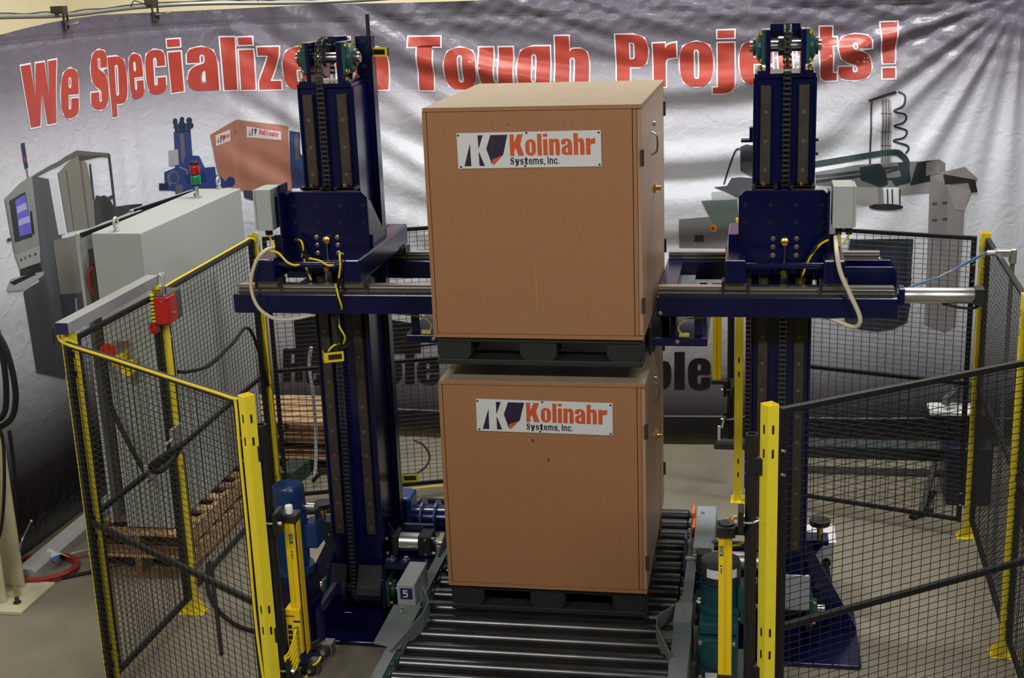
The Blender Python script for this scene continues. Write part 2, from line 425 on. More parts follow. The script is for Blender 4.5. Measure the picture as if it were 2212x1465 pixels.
# printed cloth: the colour runs from slate at the top through white to near black at the foot
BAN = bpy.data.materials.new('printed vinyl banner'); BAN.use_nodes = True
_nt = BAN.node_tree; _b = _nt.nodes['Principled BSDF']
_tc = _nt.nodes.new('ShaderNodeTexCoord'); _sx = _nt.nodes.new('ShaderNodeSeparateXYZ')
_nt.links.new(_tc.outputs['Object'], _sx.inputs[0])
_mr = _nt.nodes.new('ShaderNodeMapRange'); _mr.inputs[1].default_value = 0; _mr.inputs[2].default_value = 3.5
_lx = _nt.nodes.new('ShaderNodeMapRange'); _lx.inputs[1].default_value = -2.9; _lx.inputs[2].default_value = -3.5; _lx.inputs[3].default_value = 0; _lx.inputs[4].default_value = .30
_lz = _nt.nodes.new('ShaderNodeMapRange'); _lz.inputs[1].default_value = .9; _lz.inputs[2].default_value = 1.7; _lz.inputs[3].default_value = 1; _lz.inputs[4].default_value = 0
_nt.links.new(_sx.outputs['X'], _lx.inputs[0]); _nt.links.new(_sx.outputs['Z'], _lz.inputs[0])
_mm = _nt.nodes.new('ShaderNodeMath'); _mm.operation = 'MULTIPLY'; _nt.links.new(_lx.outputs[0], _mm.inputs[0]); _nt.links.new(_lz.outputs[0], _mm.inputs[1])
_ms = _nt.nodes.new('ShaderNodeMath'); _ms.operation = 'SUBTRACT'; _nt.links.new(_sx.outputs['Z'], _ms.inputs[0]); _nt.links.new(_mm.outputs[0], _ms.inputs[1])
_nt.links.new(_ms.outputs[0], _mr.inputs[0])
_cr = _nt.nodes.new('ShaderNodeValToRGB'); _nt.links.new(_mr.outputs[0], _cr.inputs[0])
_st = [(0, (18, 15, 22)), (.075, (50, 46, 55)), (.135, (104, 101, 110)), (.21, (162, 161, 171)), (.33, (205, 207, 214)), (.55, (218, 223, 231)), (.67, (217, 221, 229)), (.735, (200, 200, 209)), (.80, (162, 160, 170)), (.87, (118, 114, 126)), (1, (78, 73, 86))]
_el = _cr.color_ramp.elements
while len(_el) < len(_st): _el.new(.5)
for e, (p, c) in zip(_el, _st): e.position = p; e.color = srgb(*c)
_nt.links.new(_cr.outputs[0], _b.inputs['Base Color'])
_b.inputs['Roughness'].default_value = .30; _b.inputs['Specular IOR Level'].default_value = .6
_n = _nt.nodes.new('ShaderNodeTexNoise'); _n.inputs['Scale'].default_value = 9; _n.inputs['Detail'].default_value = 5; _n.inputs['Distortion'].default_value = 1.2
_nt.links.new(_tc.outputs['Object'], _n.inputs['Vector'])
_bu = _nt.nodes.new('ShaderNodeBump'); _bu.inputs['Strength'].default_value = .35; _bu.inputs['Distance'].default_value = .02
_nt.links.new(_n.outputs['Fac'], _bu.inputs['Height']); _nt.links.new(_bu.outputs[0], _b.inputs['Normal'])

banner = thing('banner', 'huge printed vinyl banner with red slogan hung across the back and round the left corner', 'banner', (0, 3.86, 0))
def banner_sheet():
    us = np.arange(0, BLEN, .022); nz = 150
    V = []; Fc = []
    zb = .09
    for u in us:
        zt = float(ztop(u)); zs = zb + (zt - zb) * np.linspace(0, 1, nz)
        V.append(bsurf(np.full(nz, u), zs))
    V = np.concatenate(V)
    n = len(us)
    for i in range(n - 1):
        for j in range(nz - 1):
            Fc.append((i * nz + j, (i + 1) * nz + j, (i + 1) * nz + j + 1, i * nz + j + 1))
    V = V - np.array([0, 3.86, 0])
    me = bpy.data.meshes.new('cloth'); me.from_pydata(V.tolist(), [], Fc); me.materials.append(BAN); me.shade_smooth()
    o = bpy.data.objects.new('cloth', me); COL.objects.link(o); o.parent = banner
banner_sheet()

class Print:
    """flat print on the banner: polygons in banner coordinates, laid on the cloth a hair proud of it"""
    def __init__(s): s.items = []; s.mats = []
    def add(s, loops, m, lev=0):
        if m not in s.mats: s.mats.append(m)
        s.items.append((loops, s.mats.index(m), lev))
    def px(s, poly, m, lev=0): s.add([[uz(*p) for p in poly]], m, lev)
    def line(s, pts, w, m, lev=0):
        q = [uz(*p) for p in pts]
        for a, b in zip(q[:-1], q[1:]):
            d = Vector((b[0] - a[0], b[1] - a[1])); L = d.length
            if L < 1e-5: continue
            d /= L; nrm = Vector((-d.y, d.x)) * w / 2; e = d * w * .3
            s.add([[(a[0] - e.x + nrm.x, a[1] - e.y + nrm.y), (a[0] - e.x - nrm.x, a[1] - e.y - nrm.y), (b[0] + e.x - nrm.x, b[1] + e.y - nrm.y), (b[0] + e.x + nrm.x, b[1] + e.y + nrm.y)]], m, lev)
    def curve(s, pts, w, m, lev=0, n=5):
        Q = []
        for i in range(len(pts) - 1):
            p0, p1, p2, p3 = (np.array(pts[max(0, min(len(pts) - 1, j))], float) for j in (i - 1, i, i + 1, i + 2))
            for k in range(n):
                t = k / n; Q.append(tuple(.5 * (2 * p1 + (p2 - p0) * t + (2 * p0 - 5 * p1 + 4 * p2 - p3) * t * t + (3 * p1 - p0 - 3 * p2 + p3) * t ** 3)))
        s.line(Q + [tuple(pts[-1])], w, m, lev)
    def ell(s, cx, cy, rx, ry, m, lev=0):
        s.px([(cx + rx * math.cos(t * math.pi / 12), cy + ry * math.sin(t * math.pi / 12)) for t in range(24)], m, lev)
    def build(s, name, label=None, grid=.024):
        bm = bmesh.new(); lay = bm.verts.layers.float.new('lev')
        for loops, mi, lev in s.items:
            flat, tris = tri_fill(loops)
            vs = [bm.verts.new(v) for v in flat]
            for v in vs: v[lay] = lev
            for t in tris:
                try: bm.faces.new([vs[i] for i in t]).material_index = mi
                except ValueError: pass
        bmesh.ops.remove_doubles(bm, verts=bm.verts[:], dist=2e-5)
        lo = [min(v.co[i] for v in bm.verts) for i in (0, 1)]; hi = [max(v.co[i] for v in bm.verts) for i in (0, 1)]
        for ax in (0, 1):
            k = math.ceil(lo[ax] / grid)
            while k * grid < hi[ax]:
                co = Vector((k * grid, 0, 0)) if ax == 0 else Vector((0, k * grid, 0)); no = Vector((1, 0, 0)) if ax == 0 else Vector((0, 1, 0))
                bmesh.ops.bisect_plane(bm, geom=bm.verts[:] + bm.edges[:] + bm.faces[:], plane_co=co, plane_no=no)
                k += 1
        bm.verts.ensure_lookup_table()
        U = np.array([v.co[0] for v in bm.verts]); Z = np.array([v.co[1] for v in bm.verts]); L = np.array([v[lay] for v in bm.verts])
        P = bsurf(U, Z, .0035 + .0012 * L) - np.array([0, 3.86, 0])
        for v, p in zip(bm.verts, P): v.co = p
        # face the room
        for f in bm.faces:
            f.normal_update()
        me = bpy.data.meshes.new(name); bm.to_mesh(me); bm.free()
        for mm in s.mats: me.materials.append(mm)
        me.shade_smooth()
        o = bpy.data.objects.new(name, me); COL.objects.link(o); o.parent = banner
        if label: o['label'] = label
        return o
def quad_map(q):
    TL, TR, BR, BL = [uz(*p) for p in q]
    return lambda a, b: tuple((BL[i] * (1 - a) + BR[i] * a) * (1 - b) + (TL[i] * (1 - a) + TR[i] * a) * b for i in (0, 1))
SLOGAN = [('W', (44, 143), (122, 129), (130, 263), (56, 278)), ('e', (131, 150), (168, 146), (168, 254), (133, 257)), ('S', (193, 110), (230, 106), (235, 234), (198, 240)),
 ('p', (232, 124), (268, 120), (274, 222), (240, 227)), ('e', (274, 118), (306, 114), (313, 211), (280, 216)), ('c', (311, 109), (353, 106), (357, 201), (320, 206)),
 ('i', (360, 86), (388, 84), (398, 197), (370, 201)), ('a', (402, 103), (467, 100), (474, 194), (407, 197)), ('l', (475, 81), (507, 80), (513, 194), (485, 195)),
 ('i', (514, 81), (545, 80), (553, 193), (522, 194)), ('z', (556, 102), (603, 101), (608, 193), (561, 194)), ('e', (611, 101), (680, 101), (683, 194), (614, 194)),
 ('i', (724, 81), (754, 81), (760, 194), (730, 194)), ('n', (764, 102), (836, 102), (840, 193), (770, 193)), ('T', (882, 80), (951, 79), (957, 195), (886, 195)),
 ('o', (959, 103), (1028, 102), (1031, 194), (962, 195)), ('u', (1034, 103), (1107, 102), (1110, 194), (1038, 195)), ('g', (1116, 101), (1187, 100), (1190, 193), (1120, 194)),
 ('h', (1198, 78), (1271, 77), (1273, 193), (1201, 194)), ('P', (1329, 75), (1399, 74), (1402, 188), (1334, 189)), ('r', (1410, 94), (1460, 92), (1463, 186), (1413, 187)),
 ('o', (1467, 91), (1540, 89), (1541, 186), (1470, 187)), ('j', (1550, 66), (1586, 65), (1587, 178), (1551, 179)), ('e', (1596, 88), (1668, 86), (1670, 182), (1599, 184)),
 ('c', (1680, 86), (1752, 84), (1754, 180), (1683, 181)), ('t', (1762, 82), (1808, 81), (1808, 174), (1765, 176)), ('s', (1811, 75), (1882, 73), (1884, 172), (1812, 175)),
 ('!', (1903, 49), (1939, 47), (1937, 168), (1902, 169))]
for ch, TL, TR, BR, BL in SLOGAN:
    pw, pr_ = Print(), Print()
    cs, wd, top = glyph(ch); mp = quad_map((TL, TR, BR, BL))
    for outer, holes in cs:
        to = lambda l: [mp(p[0] / wd, p[1] / top) for p in l]
        o2 = to(outer); h2 = [to(h) for h in holes]
        pr_.add([o2] + h2, PRRED)
        hs = []
    for outer, holes in glyph(ch, seg=2)[0]:
        o2 = to(outer); h2 = [to(h) for h in holes]; hs = []
        for h in h2:
            q = inflate(h, -.010)
            if abs(sum(q[i - 1][0] * q[i][1] - q[i][0] * q[i - 1][1] for i in range(len(q)))) > 8e-4: hs.append(q)
        pw.add([inflate(o2, .0105)] + hs, PRWHT, -1)
    pw.build('letter_outline'); pr_.build('red_letter')
def q4(x0, x1, yt, yb): return ((x0, yt), (x1, yt), (x1, yb), (x0, yb))
for ch, q in [('R', q4(612, 655, 753, 823)), ('e', q4(660, 700, 777, 831)), ('l', q4(704, 722, 760, 830)), ('i', q4(728, 746, 760, 830)), ('a', q4(751, 793, 776, 830)), ('b', q4(824, 868, 761, 830)), ('l', q4(875, 896, 761, 830)),
              ('e', q4(902, 949, 774, 830)), ('b', q4(1400, 1450, 760, 840)), ('l', q4(1457, 1479, 760, 840)), ('e', q4(1486, 1535, 774, 842))]:
    cs, wd, top = glyph(ch); mp = quad_map(q); pb = Print()
    for outer, holes in cs:
        pb.add([[mp(p[0] / wd, p[1] / top) for p in l] for l in [outer] + holes], PRBLK)
    pb.build('black_letter')
_pm = {}
def PM(*c):
    if c not in _pm:
        k = .74 if max(c) < 200 else .9
        _pm[c] = mat('print %d %d %d' % c, [x * k for x in srgb(*c)[:3]], .4)
    return _pm[c]
# printed control station at the left
p = Print()
p.px([(122, 374), (165, 335), (185, 352), (200, 430), (203, 490), (143, 502)], PM(140, 137, 126))
p.line([(143, 368), (160, 498)], .01, PM(90, 88, 82), 1); p.line([(172, 345), (190, 490)], .02, PM(108, 105, 98), 1)
p.px([(70, 379), (164, 325), (234, 331), (235, 340), (168, 336), (75, 384)], PM(104, 106, 100), 1)
p.px([(168, 336), (232, 336), (170, 348)], PM(70, 72, 66), 1)
p.px([(231, 333), (236, 333), (249, 447), (244, 447)], PM(64, 64, 74), 1); p.px([(190, 354), (195, 354), (203, 432), (198, 432)], PM(64, 64, 90), 1)
p.px([(201, 433), (214, 424), (232, 425), (244, 447), (304, 440), (300, 450), (270, 462), (204, 488)], PM(48, 44, 44), 1)
for k in range(5): p.ell(210 + 7 * k, 426 + (k % 2) * 5, 5, 4, PM(64, 60, 58), 2)
p.px([(68, 380), (112, 388), (130, 470), (133, 520), (150, 720), (150, 815), (118, 812), (82, 600)], PM(92, 94, 99))
p.px([(104, 383), (119, 384), (139, 505), (126, 508)], PM(214, 216, 222), 1)
p.px([(50, 630), (96, 600), (124, 690), (142, 818), (80, 805), (62, 700)], PM(82, 82, 86), 1)
p.line([(112, 712), (116, 740)], .02, PM(40, 40, 44), 2)
p.px([(113, 520), (181, 504), (187, 631), (129, 636)], PM(132, 129, 120), 2)
p.px([(129, 638), (187, 632), (196, 690), (140, 700)], PM(58, 58, 64), 2)
p.px([(158, 645), (162, 643), (167, 690), (163, 692)], PM(170, 172, 180), 3)
p.px([(8, 428), (57, 384), (66, 380), (82, 531), (30, 548), (26, 530)], PM(156, 158, 156), 2)
p.px([(17, 434), (53, 415), (68, 512), (30, 524)], PM(62, 62, 70), 3)
p.px([(30, 434), (52, 420), (67, 504), (40, 511)], PM(108, 106, 214), 4)
p.px([(33, 448), (54, 438), (57, 452), (35, 462)], PM(176, 176, 222), 5); p.px([(36, 476), (61, 466), (63, 480), (38, 489)], PM(176, 176, 222), 5)
p.px([(62, 456), (65, 456), (71, 505), (67, 506)], PM(50, 55, 62), 5)
p.px([(30, 549), (82, 531), (84, 567), (42, 582)], PM(176, 176, 174), 2)
for k in range(4): p.ell(44 + k * 10, 561 - k * 4, 2, 3, PM(70, 70, 74), 3)
p.px([(42, 582), (84, 567), (88, 590), (44, 600)], PM(50, 50, 54), 2)
p.px([(12, 624), (20, 602), (92, 586), (89, 596), (50, 626), (17, 630)], PM(186, 188, 192), 3)
p.px([(17, 610), (70, 588), (77, 593), (27, 616)], PM(38, 38, 46), 4)
p.px([(43, 310), (50, 308), (58, 362), (52, 365)], PM(52, 54, 92), 1); p.px([(47, 340), (54, 338), (56, 350), (50, 352)], PM(150, 60, 80), 2)
p.line([(55, 365), (58, 385)], .008, PM(80, 82, 90), 1)
p.ell(17, 518, 5, 4, PM(96, 66, 66), 3)
p.build('printed_control_station', 'printed picture of a grey control station with screen')
# printed blue tower and brown box
p = Print()
p.px([(376, 268), (412, 266), (412, 285), (376, 287)], PM(40, 52, 84))
for cx_, cy_, r_ in ((377, 262, 6), (379, 272, 6), (394, 258, 5), (393, 268, 7), (409, 260, 6), (412, 271, 6)): p.ell(cx_, cy_, r_, r_ * 1.1, PM(40, 58, 84), 1)
for cx_ in (382, 401): p.px([(cx_, 268), (cx_ + 3, 268), (cx_ + 3, 300), (cx_, 300)], PM(70, 80, 110), 2)
p.px([(373, 285), (412, 280), (418, 360), (376, 365)], PM(52, 72, 132)); p.px([(388, 290), (398, 289), (402, 350), (391, 352)], PM(110, 104, 112), 1)
p.px([(362, 325), (382, 322), (384, 356), (364, 358)], PM(176, 176, 182), 2)
p.px([(355, 372), (384, 358), (404, 335), (430, 337), (442, 362), (464, 360), (466, 378), (505, 385), (506, 402), (440, 412), (410, 424), (378, 421), (376, 412), (344, 410), (344, 396), (356, 396)], PM(46, 70, 138), 1)
p.line([(372, 372), (362, 385), (366, 400)], .012, PM(150, 128, 112), 2); p.line([(385, 360), (404, 368), (408, 392)], .010, PM(150, 138, 122), 2)
p.ell(372, 383, 12, 15, PM(110, 106, 108), 2); p.ell(373, 383, 8, 11, PM(60, 76, 130), 3); p.px([(398, 378), (440, 372), (446, 392), (404, 398)], PM(36, 54, 112), 2); p.px([(344, 398), (362, 396), (362, 411), (344, 411)], PM(30, 44, 84), 2); p.px([(376, 398), (392, 398), (394, 422), (378, 424)], PM(96, 98, 122), 2); p.ell(498, 393, 10, 11, PM(40, 60, 120), 2); p.px([(430, 340), (442, 362), (424, 372)], PM(60, 84, 150), 2)
p.px([(625, 282), (648, 286), (650, 330), (664, 352), (664, 405), (630, 406)], PM(44, 62, 104))
p.px([(637, 288), (644, 288), (648, 345), (640, 345)], PM(84, 84, 96), 1)
p.px([(525, 412), (632, 412), (632, 430), (545, 432), (528, 428)], PM(70, 66, 84))
p.px([(453, 291), (512, 258), (622, 273), (631, 412), (508, 412), (470, 375)], PM(186, 128, 106), 1)
p.px([(453, 291), (512, 258), (508, 412), (470, 375)], PM(176, 120, 100), 2)
p.px([(533, 272), (606, 285), (608, 303), (534, 296)], PM(214, 206, 208), 3)
p.px([(465, 292), (497, 280), (498, 304), (466, 315)], PM(206, 196, 196), 3)
def small_sign(x0, x1, ya, yb, h, dy):
    cs_ = 'Kolinahr'; n = len(cs_)
    for i, ch in enumerate(cs_):
        cs, wd, top = glyph(ch); xa = x0 + (x1 - x0) * i / n; xb = x0 + (x1 - x0) * (i + .86) / n
        if ch in 'li': xb = xa + (xb - xa) * .6
        yy = ya + (yb - ya) * (i / n); hh = h * top
        mp = quad_map(((xa, yy - hh), (xb, yy - hh + dy), (xb, yy + dy), (xa, yy)))
        for o_, hs in cs: p.add([[mp(q[0] / wd, q[1] / top) for q in o_]], PM(206, 84, 84), 4)
small_sign(561, 603, 289, 296, 11, 1)
small_sign(479, 497, 302, 296, 9, -1)
for x, a in ((538, 0), (469, 1)):
    yy = 291 if a == 0 else 306
    p.px([(x, yy + 2), (x + 3, yy - 12), (x + 3, yy + 2)], PM(90, 76, 96), 4); p.px([(x + 7, yy - 14), (x + 10, yy - 14), (x + 8, yy + 2), (x + 6, yy + 2)], PM(90, 76, 96), 4); p.px([(x + 12, yy - 14), (x + 18, yy - 13), (x + 14, yy + 2)], PM(100, 70, 90), 4)
p.build('printed_tower_and_box', 'printed picture of a blue lifting tower and brown box')
# printed gantry robot at the right
p = Print()
p.px([(1467, 473), (1540, 467), (1590, 470), (1590, 538), (1467, 536)], PM(136, 136, 140))
p.px([(1500, 508), (1520, 508), (1520, 523), (1500, 523)], PM(44, 44, 50), 1); p.ell(1541, 493, 8, 8, PM(206, 160, 30), 1); p.ell(1540, 492, 4, 4, PM(190, 50, 30), 2)
p.px([(1515, 433), (1592, 428), (1598, 500), (1549, 498)], PM(110, 124, 120), 1); p.px([(1537, 415), (1596, 410), (1594, 430), (1539, 432)], PM(190, 192, 196), 1)
p.px([(1542, 405), (1570, 402), (1580, 386), (1600, 384), (1632, 386), (1632, 425), (1590, 425), (1562, 412)], PM(56, 60, 66), 2)
p.px([(1599, 316), (1612, 311), (1627, 313), (1630, 385), (1600, 370)], PM(58, 60, 68), 1); p.px([(1602, 350), (1628, 350), (1630, 385), (1602, 372)], PM(104, 104, 112), 2)
p.curve([(1597, 320), (1586, 330), (1564, 398)], .012, PM(40, 40, 48), 1)
p.px([(1905, 211), (1925, 217), (1925, 351), (1902, 355)], PM(168, 166, 166)); 
for xx in (1908, 1914, 1920): p.line([(xx, 216), (xx - 2, 350)], .006, PM(90, 88, 90), 1)
for yy in (245, 285, 315): p.line([(1904, yy), (1925, yy)], .008, PM(96, 94, 96), 1)
p.px([(1875, 215), (1935, 196), (1938, 202), (1877, 220)], PM(70, 70, 76), 1)
p.px([(1881, 216), (1885, 216), (1881, 355), (1877, 355)], PM(84, 72, 76), 1)
coil = [(1405, 595), (1438, 612), (1442, 645), (1425, 685), (1370, 715), (1440, 738), (1452, 765), (1430, 795), (1375, 815), (1445, 838), (1456, 858), (1435, 890), (1370, 910), (1452, 938), (1467, 962), (1450, 988)]
p.curve([(1472 + a / 2.989, b / 2.989) for a, b in coil], .013, PM(44, 50, 62), 1)
p.curve([(1761, 356), (1850, 340), (1926, 329), (1948, 336), (1958, 352), (1952, 372)], .042, PM(34, 56, 58), 2)
p.px([(1761, 372), (1850, 356), (2030, 345), (2042, 352), (2042, 385), (1960, 402), (1880, 405), (1761, 398)], PM(128, 130, 132))
p.px([(1761, 378), (1960, 356), (1960, 362), (1761, 384)], PM(58, 62, 66), 1); p.px([(1761, 388), (1900, 372), (1900, 378), (1761, 394)], PM(54, 62, 66), 1)
p.px([(1857, 361), (1900, 353), (1912, 366), (1918, 398), (1902, 405), (1880, 396), (1859, 388)], PM(34, 48, 52), 2); p.px([(1940, 352), (1962, 350), (1966, 392), (1934, 402), (1926, 390), (1946, 380)], PM(32, 50, 54), 2); p.line([(1916, 372), (1946, 364)], .012, PM(40, 52, 56), 2); p.line([(1912, 388), (1944, 384)], .014, PM(36, 46, 50), 2)
p.px([(1980, 350), (2008, 346), (2010, 392), (1965, 400)], PM(44, 50, 54), 2); p.px([(2000, 350), (2030, 346), (2031, 375), (2000, 380)], PM(146, 144, 144), 3)
p.px([(1849, 403), (1907, 406), (1909, 441), (1850, 441)], PM(174, 172, 172), 3); p.px([(1895, 406), (1907, 406), (1909, 440), (1897, 440)], PM(140, 138, 140), 4)
p.ell(1914, 447, 37, 7, PM(34, 44, 50), 2)
for xx in (1915, 1925, 1941): p.px([(xx, 408), (xx + 3, 408), (xx + 4, 442), (xx + 1, 442)], PM(60, 66, 70), 2)
p.px([(1940, 400), (2009, 392), (2009, 416), (1945, 420)], PM(160, 157, 157), 1)
p.px([(2009, 378), (2084, 360), (2112, 386), (2098, 418), (2083, 455), (2080, 520), (2064, 705), (2040, 717), (1997, 700), (2005, 490)], PM(158, 154, 154))
p.px([(2009, 378), (2046, 400), (2040, 717), (1997, 700), (2005, 490)], PM(148, 144, 145), 1)
p.px([(2041, 396), (2098, 410), (2083, 456), (2062, 452)], PM(172, 168, 168), 2)
p.px([(2037, 376), (2106, 388), (2112, 415), (2098, 416), (2091, 394), (2041, 398)], PM(46, 46, 50), 3)
for yy in (440, 475): p.line([(2015, yy), (2022, yy)], .02, PM(86, 84, 90), 2); p.line([(2037, yy - 2), (2044, yy - 2)], .02, PM(86, 84, 90), 2)
p.build('printed_gantry_robot', 'printed picture of a grey gantry robot with coiled hose')
p = Print()
p.px([(1835, 516), (1973, 516), (1970, 560), (1968, 600), (1966, 660), (1960, 696), (1930, 711), (1895, 716), (1855, 711), (1826, 697), (1822, 680)], PM(52, 58, 72))
p.px([(1835, 516), (1973, 516), (1972, 528), (1834, 528)], PM(40, 52, 54), 1); p.line([(1829, 600), (1968, 602)], .014, PM(38, 42, 52), 1); p.line([(1826, 660), (1966, 660)], .012, PM(40, 44, 54), 1)
p.px([(1945, 528), (1960, 528), (1955, 690), (1942, 700)], PM(38, 42, 54), 1)
p.build('printed_drum', 'printed picture of a dark steel drum')
p = Print()
p.px([(634, 685), (700, 684), (712, 755), (640, 757)], PRBLK); p.px([(632, 752), (720, 752), (760, 790), (660, 800)], PM(26, 24, 28))
p.build('printed_dark_machine'); p = Print()
p.px([(836, 690), (910, 700), (910, 762), (840, 765)], PRBLK)
for k in range(4): p.line([(905, 705 + 14 * k), (945, 712 + 10 * k)], .012, PRBLK)
p.build('printed_dark_machine_side', 'printed picture of a black machine, mostly hidden')
# white stitched seam line and black hem
p, p1, p2 = Print(), Print(), Print()
for k in range(60):
    a = BLEN * k / 60; b = BLEN * (k + 1) / 60
    p.add([[(a, 3.318), (b, 3.318), (b, 3.322), (a, 3.322)]], PM(200, 198, 204))
    if a > 3.2: p1.add([[(a, .235), (b, .235), (b, .247), (a, .247)]], PM(176, 176, 182)); p2.add([[(a, .092), (b, .092), (b, .235), (a, .235)]], PRBLK)
p.build('top_seam'); p1.build('lower_seam'); p2.build('black_hem', 'black bottom hem')
# ------------------------------------------------------------------ the room
FLOORM = mat('worn concrete', (.238, .212, .155), .55, 0, .3, .16, 2.2, .12, 120)
b = MB(); b.box(-9, 9, -9, 7, -.12, 0); tag(b.build('floor', FLOORM), kind='structure')
b = MB(); b.box(-9, 9, 4.45, 4.6, 0, 6.6); tag(b.build('wall_back', CREAM), kind='structure')
b = MB(); b.box(-4.75, -4.6, -9, 4.45, 0, 6.6); tag(b.build('wall_left', CREAM), kind='structure')
b2 = MB(); b2.faces([(x, y, z) for y in (1.02, 3.2) for x, z in ((-3.60, 0), (-3.60, .07), (-3.58, .09), (-3.475, .09), (-3.455, .07), (-3.455, 0))],
         [(0, 1, 2, 3, 4, 5), (11, 10, 9, 8, 7, 6)] + [(i, (i + 1) % 6, 6 + (i + 1) % 6, 6 + i) for i in range(6)])
tag(b2.build('trim_1', mat('grey curb paint', (.46, .46, .43), .6, 0, .3, .1, 12)), kind='structure')
# the hanging rail and its clamps
rail = thing('hanging_rail', 'grey steel pipe along the top left from which the banner hangs', 'pipe', (-3.5, 1.0, 3.45))
zr = 3.465
pts = []
for u in np.linspace(.1, 6.0, 26):
    x, y = bxy(u); nx, ny = bnorm(u); pts.append((float(x - nx * .05), float(y - ny * .05), zr + .012 * math.sin(u * 3)))
b = MB(); b.tube(pts, .016, 10); b.build('pipe', mat('grey galvanised pipe', (.28, .28, .27), .45, .6), rail, smooth=True)
b = MB(); b.tube([(p[0], p[1], p[2] + .02 + .006 * math.sin(9 * i)) for i, p in enumerate(pts[2:16])], .004, 6); b.build('wire', RUB, rail, smooth=True)
b = MB()
for i in (9, 13):
    p = pts[i]; b.tube([(p[0] + .02, p[1], p[2] + .01), (p[0] + .05, p[1], p[2] + .05), (p[0] + .12, p[1] + .03, p[2] + .02)], .004, 6)
b.build('tie', BLK, rail, smooth=True)
def clamp(px, py, label):
    u, z = uz(px, py)
    p = bsurf(u, z, .012); q = bsurf(u, z, -.07); t = np.array([*[float(np.interp(u, BU, BT[:, k])) for k in (0, 1)], 0])
    c = thing('banner_clamp', label, 'clamp', (float(p[0]), float(p[1]), z - .06), group='clamps holding the banner')
    n = np.array([*bnorm(u), 0])
    def slab(u0, u1, z0, z1, d0, d1):
        V = [p + t * uu + n * dd + np.array([0, 0, zz]) for dd in (d0, d1) for uu, zz in ((u0, z0), (u1, z0), (u1, z1), (u0, z1))]
        return [tuple(float(k) for k in v) for v in V]
    Fq = [(0, 1, 2, 3), (7, 6, 5, 4), (0, 4, 5, 1), (1, 5, 6, 2), (2, 6, 7, 3), (3, 7, 4, 0)]
    b = MB()
    for a in ((-.028, -.018, -.06, .05, 0, .014), (.018, .028, -.06, .05, 0, .014), (-.018, .018, -.06, -.048, 0, .014), (-.018, .018, .038, .05, 0, .014), (-.018, .018, -.02, .0, 0, .012)):
        b.faces(slab(*a), Fq)
    b.build('jaw', DSTEEL, c)
    b = MB(); b.faces(slab(-.03, .03, .05, .10, -.08, .012), Fq); b.build('hook', DSTEEL, c)
    b = MB(); b.tube([p + n * .01 + np.array([0, 0, -.02]), p + t * .06 + n * .05 + np.array([0, 0, -.015]), p + t * .11 + n * .03 + np.array([0, 0, -.01])], .006, 6); b.build('lever', STEEL, c, smooth=True)
clamp(136, 46, 'steel spring clamp on the banner top nearest the left corner of the frame')
clamp(330, 26, 'steel spring clamp on the banner top, second from the left')

# cream column with its base plate and cable loops, at the left edge
col = thing('steel_column', 'cream painted steel column on a square base plate at the left edge', 'column', (-3.55, .78, 0))
b = MB(); b.box(-3.95, -3.31, .585, 1.0, 0, .022); b.build('base_plate', CREAM2, col, bevel=.003)
b = MB()
b.box(-3.86, -3.475, .70, .715, .022, 4.6); b.box(-3.86, -3.475, .915, .93, .022, 4.6); b.box(-3.66, -3.645, .715, .915, .022, 4.6)
b.build('h_section', CREAM2, col, bevel=.002)
b = MB(); b.prism([(-3.475, .022), (-3.43, .022), (-3.475, .16)], .79, .80); b.prism([(.70, .022), (.60, .022), (.70, .34)], -3.56, -3.548, 'x'); b.build('gusset', mat('rusty cream paint', (.42, .30, .15), .6, 0, .3, .3, 20), col)
b = MB(); b.rod((-3.40, .70, .022), (-3.40, .70, .06), .014, 6); b.rod((-3.40, .70, .022), (-3.40, .70, .03), .024, 12); b.build('anchor_bolt', DSTEEL, col)
b = MB(); b.box(-3.56, -3.50, .69, .70, .35, .75); b.build('tape', mat('blue tape', (.15, .3, .5), .5), col)
def cable(name, pts, r, m, label, cat='cable', group=None):
    b = MB(); b.tube(pts, r, 8); o = b.build(name, m, None, world=False, smooth=True)
    return tag(o, label, cat, group)
Yc = .66
cable('cable_loop', [at(-30, 690, Y=Yc), at(6, 740, Y=Yc), at(26, 800, Y=Yc), at(34, 860, Y=Yc), at(24, 905, Y=Yc), at(-10, 928, Y=Yc)], .018, RUB, 'thick black cable loop bulging furthest right from the cream column')
cable('cable_loop', [at(-12, 690, Y=Yc + .02), at(4, 760, Y=Yc + .02), at(13, 830, Y=Yc + .02), at(10, 890, Y=Yc + .02), at(-14, 915, Y=Yc + .02)], .018, RUB, 'thick black cable loop tight against the cream column, inside the wider loop')
cable('hanging_cable', [at(-8, 900, Y=Yc - .03), at(7, 960, Y=Yc - .03), at(9, 1060, Y=Yc - .03), at(2, 1145, Y=Yc - .03), at(-12, 1180, Y=Yc - .03)], .010, RUB, 'thin black cable hanging down the cream column face')
cable('hanging_cable', [at(20, 930, Y=.95), at(30, 1010, Y=.95), at(36, 1110, Y=.95), at(30, 1145, Y=.95), at(4, 1153, Y=.95)], .012, RUB, 'black cable with a hooked end behind the cream column')
